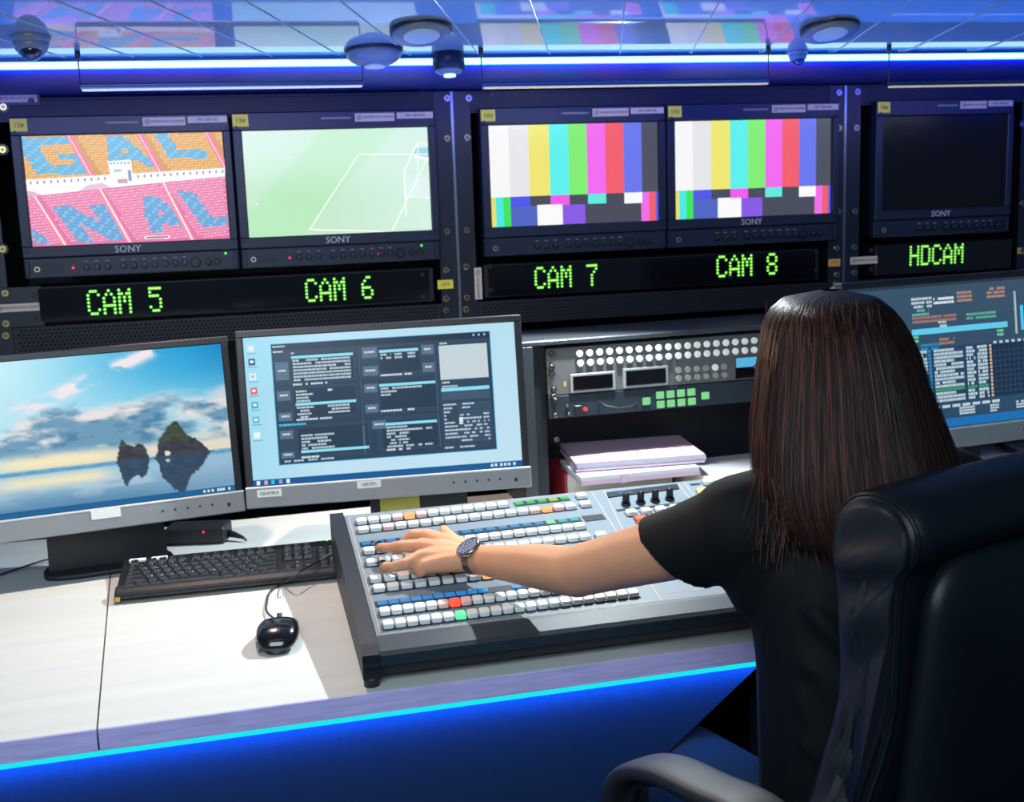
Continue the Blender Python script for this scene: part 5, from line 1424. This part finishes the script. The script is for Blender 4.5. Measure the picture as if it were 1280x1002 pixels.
# trousers
g = MB().use('trousers')
g.loft([oval(PEL-up_*.13, .15, .12), oval(PEL-up_*.02, .172, .135), oval(PEL+up_*.05, .160, .125)])
for h, k in zip((HL_, HR_), KN):
    a = k+fw*.05-up_*(k[2]-.09)
    chain(g, [h, lerp(h, k, .5)+up_*.005, k], [.100, .088, .070]); chain(g, [k, lerp(k, a, .35)-fw*.012, a], [.068, .062, .052])
g.v = [tuple(np.array(p)-WO) for p in g.v]
remesh(g, 'trousers', .008, 3, woman, 'trousers')
g = MB().use('black_soft')
for h, k in zip((HL_, HR_), KN):
    a = k+fw*.05-up_*(k[2]-.09); g2 = MB().use('black_soft')
    chain(g2, [a-up_*.035, a+fw*.10-up_*.048, a+fw*.18-up_*.052], [.044, .040, .032]); g2.v = [tuple(np.array([p[0], p[1], max(p[2], .003)])-WO) for p in g2.v]; g2.build('shoe', None, woman)

# hair: silhouette rings from the crown down, as (height, centre x, half width, centre y, half depth)
M('hair', (.030, .012, .009), .42, spec=.15, attr='hcol'); M('hair_base', (.006, .003, .0025), .9, spec=.1); 
def hring(v, cx, hw, y, hd): 
    P = ony(cx, v, y); s = (FPX/ (np.dot(P-CAMC, -CAMR[:, 2]))); return (P[2], P[0], hw/s, y, hd)
HRG = [hring(v, cx, hw, y, hd) for v, cx, hw, y, hd in (
 (363, 1038, 6, 1.515, .008), (366, 1037, 32, 1.510, .042), (373, 1036, 53, 1.502, .066), (385, 1037, 68, 1.493, .086), (405, 1040, 80, 1.482, .102), (440, 1046, 92, 1.466, .104), (480, 1050, 101, 1.452, .108),
 (520, 1056, 110, 1.436, .104), (560, 1064, 119, 1.415, .095), (595, 1072, 126, 1.395, .085), (630, 1078, 124, 1.378, .074), (665, 1084, 108, 1.362, .060), (700, 1082, 84, 1.352, .046), (735, 1080, 62, 1.348, .036))]
HRG = np.array(HRG)
zs = HRG[:, 0]
def hsh(z): return [np.interp(-z, -zs, HRG[:, k]) for k in (1, 2, 3, 4)]
g = MB().use('hair')
rg = []
for z in list(np.linspace(zs[0], zs[5], 10))+list(np.linspace(zs[5], zs[11], 12))[1:]:
    cx, hw, cy, hd = hsh(z); f_ = .93
    rg.append([np.array([cx+hw*f_*math.cos(a)*(1+.015*math.sin(9*a+z*8)), cy+hd*f_*math.sin(a)*(1+.02*math.sin(13*a)), z-.009]) for a in [2*PI*k/64 for k in range(64)]])
g.loft(rg)
sv = [np.array(p)-WO for p in g.v]; sf = list(g.f); nshell = len(sv)
V = list(sv); F = list(sf); CC = [(.012, .006, .006)]*nshell
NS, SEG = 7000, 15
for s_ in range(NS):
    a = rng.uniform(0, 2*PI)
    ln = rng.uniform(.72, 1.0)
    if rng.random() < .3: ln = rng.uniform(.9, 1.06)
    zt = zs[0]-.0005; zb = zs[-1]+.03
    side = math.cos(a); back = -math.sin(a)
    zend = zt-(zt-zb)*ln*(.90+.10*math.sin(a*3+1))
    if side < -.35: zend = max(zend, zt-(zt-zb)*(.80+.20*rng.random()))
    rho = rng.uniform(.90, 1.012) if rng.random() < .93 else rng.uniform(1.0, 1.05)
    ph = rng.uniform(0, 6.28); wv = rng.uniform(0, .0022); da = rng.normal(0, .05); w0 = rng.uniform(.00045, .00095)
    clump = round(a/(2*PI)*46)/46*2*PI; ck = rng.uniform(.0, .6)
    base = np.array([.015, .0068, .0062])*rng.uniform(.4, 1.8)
    if side < .3 and rng.random() < .30: base = np.array([.075, .025, .017])*rng.uniform(.4, 1.3)  # redder strands on the left carry the warm light there
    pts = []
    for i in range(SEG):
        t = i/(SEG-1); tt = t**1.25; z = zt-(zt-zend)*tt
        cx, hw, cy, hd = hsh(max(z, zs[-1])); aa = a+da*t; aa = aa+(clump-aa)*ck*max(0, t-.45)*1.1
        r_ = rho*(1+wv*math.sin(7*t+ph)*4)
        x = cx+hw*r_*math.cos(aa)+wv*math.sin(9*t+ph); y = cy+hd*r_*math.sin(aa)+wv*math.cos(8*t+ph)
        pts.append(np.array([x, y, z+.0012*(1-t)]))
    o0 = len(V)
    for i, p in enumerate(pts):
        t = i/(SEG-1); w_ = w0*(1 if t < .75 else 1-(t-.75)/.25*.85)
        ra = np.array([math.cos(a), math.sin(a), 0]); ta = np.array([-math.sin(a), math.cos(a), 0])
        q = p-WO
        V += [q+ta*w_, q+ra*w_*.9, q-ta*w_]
        k_ = (.8+.5*max(0, t-.4))*(.30+.70*min(1, t/.22)); CC += [tuple(base*k_)]*3  # root colour darkened to tone down the glare on the crown
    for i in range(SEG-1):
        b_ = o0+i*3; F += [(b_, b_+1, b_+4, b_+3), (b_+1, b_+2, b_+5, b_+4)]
# wisps over the left shoulder and some stray hairs
for s_ in range(150):
    if s_ < 110: u0, v0 = rng.uniform(948, 1000), rng.uniform(520, 570); u1, v1 = u0+rng.uniform(-28, 50), rng.uniform(620, 720); wd = rng.uniform(.0003, .0007)
    else: u0, v0 = rng.uniform(955, 1100), rng.uniform(372, 420); u1, v1 = u0+rng.uniform(-14, 14)+(-8 if u0 < 1000 else 6), v0+rng.uniform(60, 160); wd = .0002
    y0 = 1.43 if s_ < 110 else 1.40
    A = ony(u0, v0, y0); B = ony(u1, v1, 1.335 if s_ < 110 else 1.37); mid_ = lerp(A, B, .5)+np.array([rng.normal(0, .006), -.012, 0])
    o0 = len(V); base = np.array([.11, .045, .03])*rng.uniform(.4, 1.6)
    for i in range(10):
        t = i/9; p = A*(1-t)**2+2*mid_*t*(1-t)+B*t*t-WO; w_ = wd*(1-.7*t)
        V += [p+np.array([w_, 0, 0]), p+np.array([0, -w_, 0]), p-np.array([w_, 0, 0])]; CC += [tuple(base)]*3
    for i in range(9):
        b_ = o0+i*3; F += [(b_, b_+1, b_+4, b_+3), (b_+1, b_+2, b_+5, b_+4)]
me = bpy.data.meshes.new('hair'); me.from_pydata([tuple(p) for p in V], [], F); me.materials.append(MATS['hair']); me.materials.append(MATS['hair_base'])
me.polygons.foreach_set('material_index', [1]*len(sf)+[0]*(len(F)-len(sf)))
me.polygons.foreach_set('use_smooth', [True]*len(me.polygons))
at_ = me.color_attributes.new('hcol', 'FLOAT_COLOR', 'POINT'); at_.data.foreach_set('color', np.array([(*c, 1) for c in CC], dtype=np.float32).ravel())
me.update(); ho = bpy.data.objects.new('hair', me); COL.objects.link(ho); ho.parent = woman

# ---------------------------------------------------------------- the office chair
M('leather', '080f17', .40, spec=.4, bump=.10, bscale=260, vary=.12, vscale=12); M('leather_band', '141a22', .55, bump=.15, bscale=200, vary=.1, vscale=12)
CA = .52; CP0 = onz(1062, 700, .99); 
CF = Frame((.362, 1.165, 0), Rm('z', CA))     # x across the back from its left edge, y forward, z up
ch = thing('office_chair', 'black padded leather office chair with curved armrests behind the woman', 'chair', CF)
CW = .52
def cpt(x, y, z): return (x, y, z)
# back cushion: side profile extruded across, rounded at both ends
prof = [(.010, .58), (-.012, .68), (-.022, .80), (-.026, .92), (-.032, 1.00), (-.050, 1.025), (-.052, 1.052), (-.035, 1.074), (.0, 1.084), (.035, 1.078), (.062, 1.056), (.070, 1.02), (.062, .97), (.055, .85), (.060, .70), (.072, .58)]
pc = np.mean(prof, axis=0)
prof = [tuple(q) for q in smooth_path([(a, b, 0) for a, b in prof], 4)]; prof = [(q[0], q[1]) for q in prof]
g = MB().use('leather'); rings = []
for i in range(29):
    s = i/28; x = CW*s; e = min(s, 1-s)*CW
    k = 1-.16*max(0, 1-e/.030)**2
    arch = .004*math.sin(PI*s)**.9
    ring = []
    for (y, z) in prof:
        yy = pc[0]+(y-pc[0])*k; zz = pc[1]+(z-pc[1])*(1-(1-k)*.25)+arch*sst(.75, 1.05, z)
        flare = -.065*(1-sst(.66, .88, z))*(1-2*s)
        ring.append((x+flare, yy, zz))
    rings.append(ring)
g.loft(rings, True, True)
c = g.build('back_cushion', None, ch)
# piped seam along the cushion's end and wrinkled gusset
def prof_pt(s, k, sc=1): 
    y, z = prof[k]; return (CW*s-.065*(1-sst(.66, .88, z))*(1-2*s), pc[0]+(y-pc[0])*sc, pc[1]+(z-pc[1])*(1-(1-sc)*.25)+.004*math.sin(PI*s)**.9*sst(.75, 1.05, z))
for s in (.012, .988):
    mb('leather').tube([prof_pt(s, k, 1-.16*max(0, 1-.012*CW/.030)**2) for k in range(len(prof))], .0026, 8).build('piping', None, ch)
def flare_x(z, s=0): return -.065*(1-sst(.66, .88, z))*(1-2*s)
for s_, sgn in ((0, -1), (1, 1)):
    g = MB().use('leather_band'); rings = []
    for j in range(9):
        q = 1-j/9; ring = []
        for (y, z) in prof:
            yy = pc[0]+(y-pc[0])*.84*q; zz = pc[1]+(z-pc[1])*(.96-.0)*(1-(1-q)*.55)
            wr = (.0055*math.sin(zz*88+yy*42+1.2*math.sin(zz*31)))*min(1, (1-q)*3)*(1-.35*sst(1.0, 1.06, zz))
            ring.append((CW*s_+flare_x(zz, s_)+sgn*(.001+.012*(1-q*q)+wr), yy, zz))
        rings.append(ring)
    g.loft(rings, True, True); g.build('side_gusset', None, ch)
# rear shell
g = MB().use('leather'); rings = []
def rr2(x0, x1, z0, z1, r, y, n=10):
    P_ = []
    for cx, cz_, a0 in ((x1-r, z1-r, 0), (x0+r, z1-r, PI/2), (x0+r*.6, z0+r*.6, PI), (x1-r*.6, z0+r*.6, 1.5*PI)):
        for k in range(n): a = a0+PI/2*k/(n-1); P_.append((cx+r*math.cos(a)*(1 if a0 < 3 else .6), y, cz_+r*math.sin(a)*(1 if a0 < 3 else .6)))
    return P_
sh = lambda P_: [(x-.065*(1-sst(.66, .88, z))*(1-2*x/CW), y-.0*z, z+.004*math.sin(PI*np.clip(x/CW, 0, 1))*sst(.75, 1.0, z)) for x, y, z in P_]
g.loft([sh(rr2(.022, CW-.022, .56, 1.015, .06, -.018)), sh(rr2(.018, CW-.018, .555, 1.020, .062, -.040)), sh(rr2(.026, CW-.026, .563, 1.012, .058, -.058)), sh(rr2(.055, CW-.055, .59, .98, .045, -.070)), sh(rr2(.12, CW-.12, .66, .93, .03, -.076))], True, True)
c = g.build('rear_shell', None, ch); m = c.modifiers.new('s', 'SUBSURF'); m.levels = m.render_levels = 1
# seat
g = MB().use('leather'); rr3 = lambda x0, x1, y0, y1, r, z, n=8: [(x, y, z) for x, _, y in rr2(x0, x1, y0, y1, r, 0, n)]
g.loft([rr3(.03, CW-.03, .06, .52, .06, .385), rr3(.0, CW, .04, .56, .07, .40), rr3(-.005, CW+.005, .035, .57, .08, .44), rr3(.01, CW-.01, .05, .555, .07, .478), rr3(.08, CW-.08, .12, .48, .05, .488)])
g.build('seat', None, ch)
# armrests: padded arch over a loop
def arm(side, nm='armrest'):
    x = -.042 if side < 0 else CW+.042
    P_ = [(x+.018*(1 if side < 0 else -1), .05, .635), (x+.006*(1 if side < 0 else -1), .13, .685), (x, .22, .682), (x, .31, .670), (x, .375, .640), (x, .41, .59), (x, .42, .54), (x+.01*(1 if side < 0 else -1), .40, .47), (x+.03*(1 if side < 0 else -1), .33, .42)]
    Q = smooth_path(P_, 6); rings = []
    for i, p in enumerate(Q):
        t = Q[min(i+1, len(Q)-1)]-Q[max(i-1, 0)]; t = N3(t); s_ = np.array([1., 0, 0]); u_ = N3(np.cross(s_, t))
        w_ = .034 if i < 26 else .034-.012*min(1, (i-26)/12); h_ = .013
        rings.append([p+s_*w_*math.copysign(abs(math.cos(a))**.6, math.cos(a))+u_*h_*math.copysign(abs(math.sin(a))**.6, math.sin(a)) for a in [2*PI*k/20 for k in range(20)]])
    g = MB().use('black_soft').loft(rings); o = g.build(nm, None, ch)
    Q2 = [q-np.array([0, 0, .0]) for q in Q]
    g = MB().use('black_plastic').tube([np.array(q)+N3(np.cross(np.array([1., 0, 0]), N3(Q[min(i+1, len(Q)-1)]-Q[max(i-1, 0)])))*(-.0165) for i, q in enumerate(Q)], .008, 10); g.build('armrest_core', None, ch)
arm(-1); arm(1)
mb('black_plastic').cyl((CW/2, .3, .12), (0, 0, 1), .028, .27, 24).build('gas_lift', None, ch)
mb('black_plastic').cyl((CW/2, .3, .07), (0, 0, 1), .045, .06, 24).build('hub', None, ch)
for k in range(5):
    a = 2*PI*k/5+.3; ex, ey = CW/2+.29*math.cos(a), .3+.29*math.sin(a)
    mb('black_plastic').tube([(CW/2+.03*math.cos(a), .3+.03*math.sin(a), .10), (ex, ey, .075)], [.024, .015], 12).build('leg', None, ch)
    mb('black_soft').cyl((ex-.012*math.sin(a), ey+.012*math.cos(a), .0285), (math.sin(a), -math.cos(a), 0), .028, .024, 20).build('caster', None, ch)
for _n, _i in (('leather', 1.33), ('leather_band', 1.33)):
    if _n in MATS: MATS[_n].node_tree.nodes['Principled BSDF'].inputs['IOR'].default_value = _i
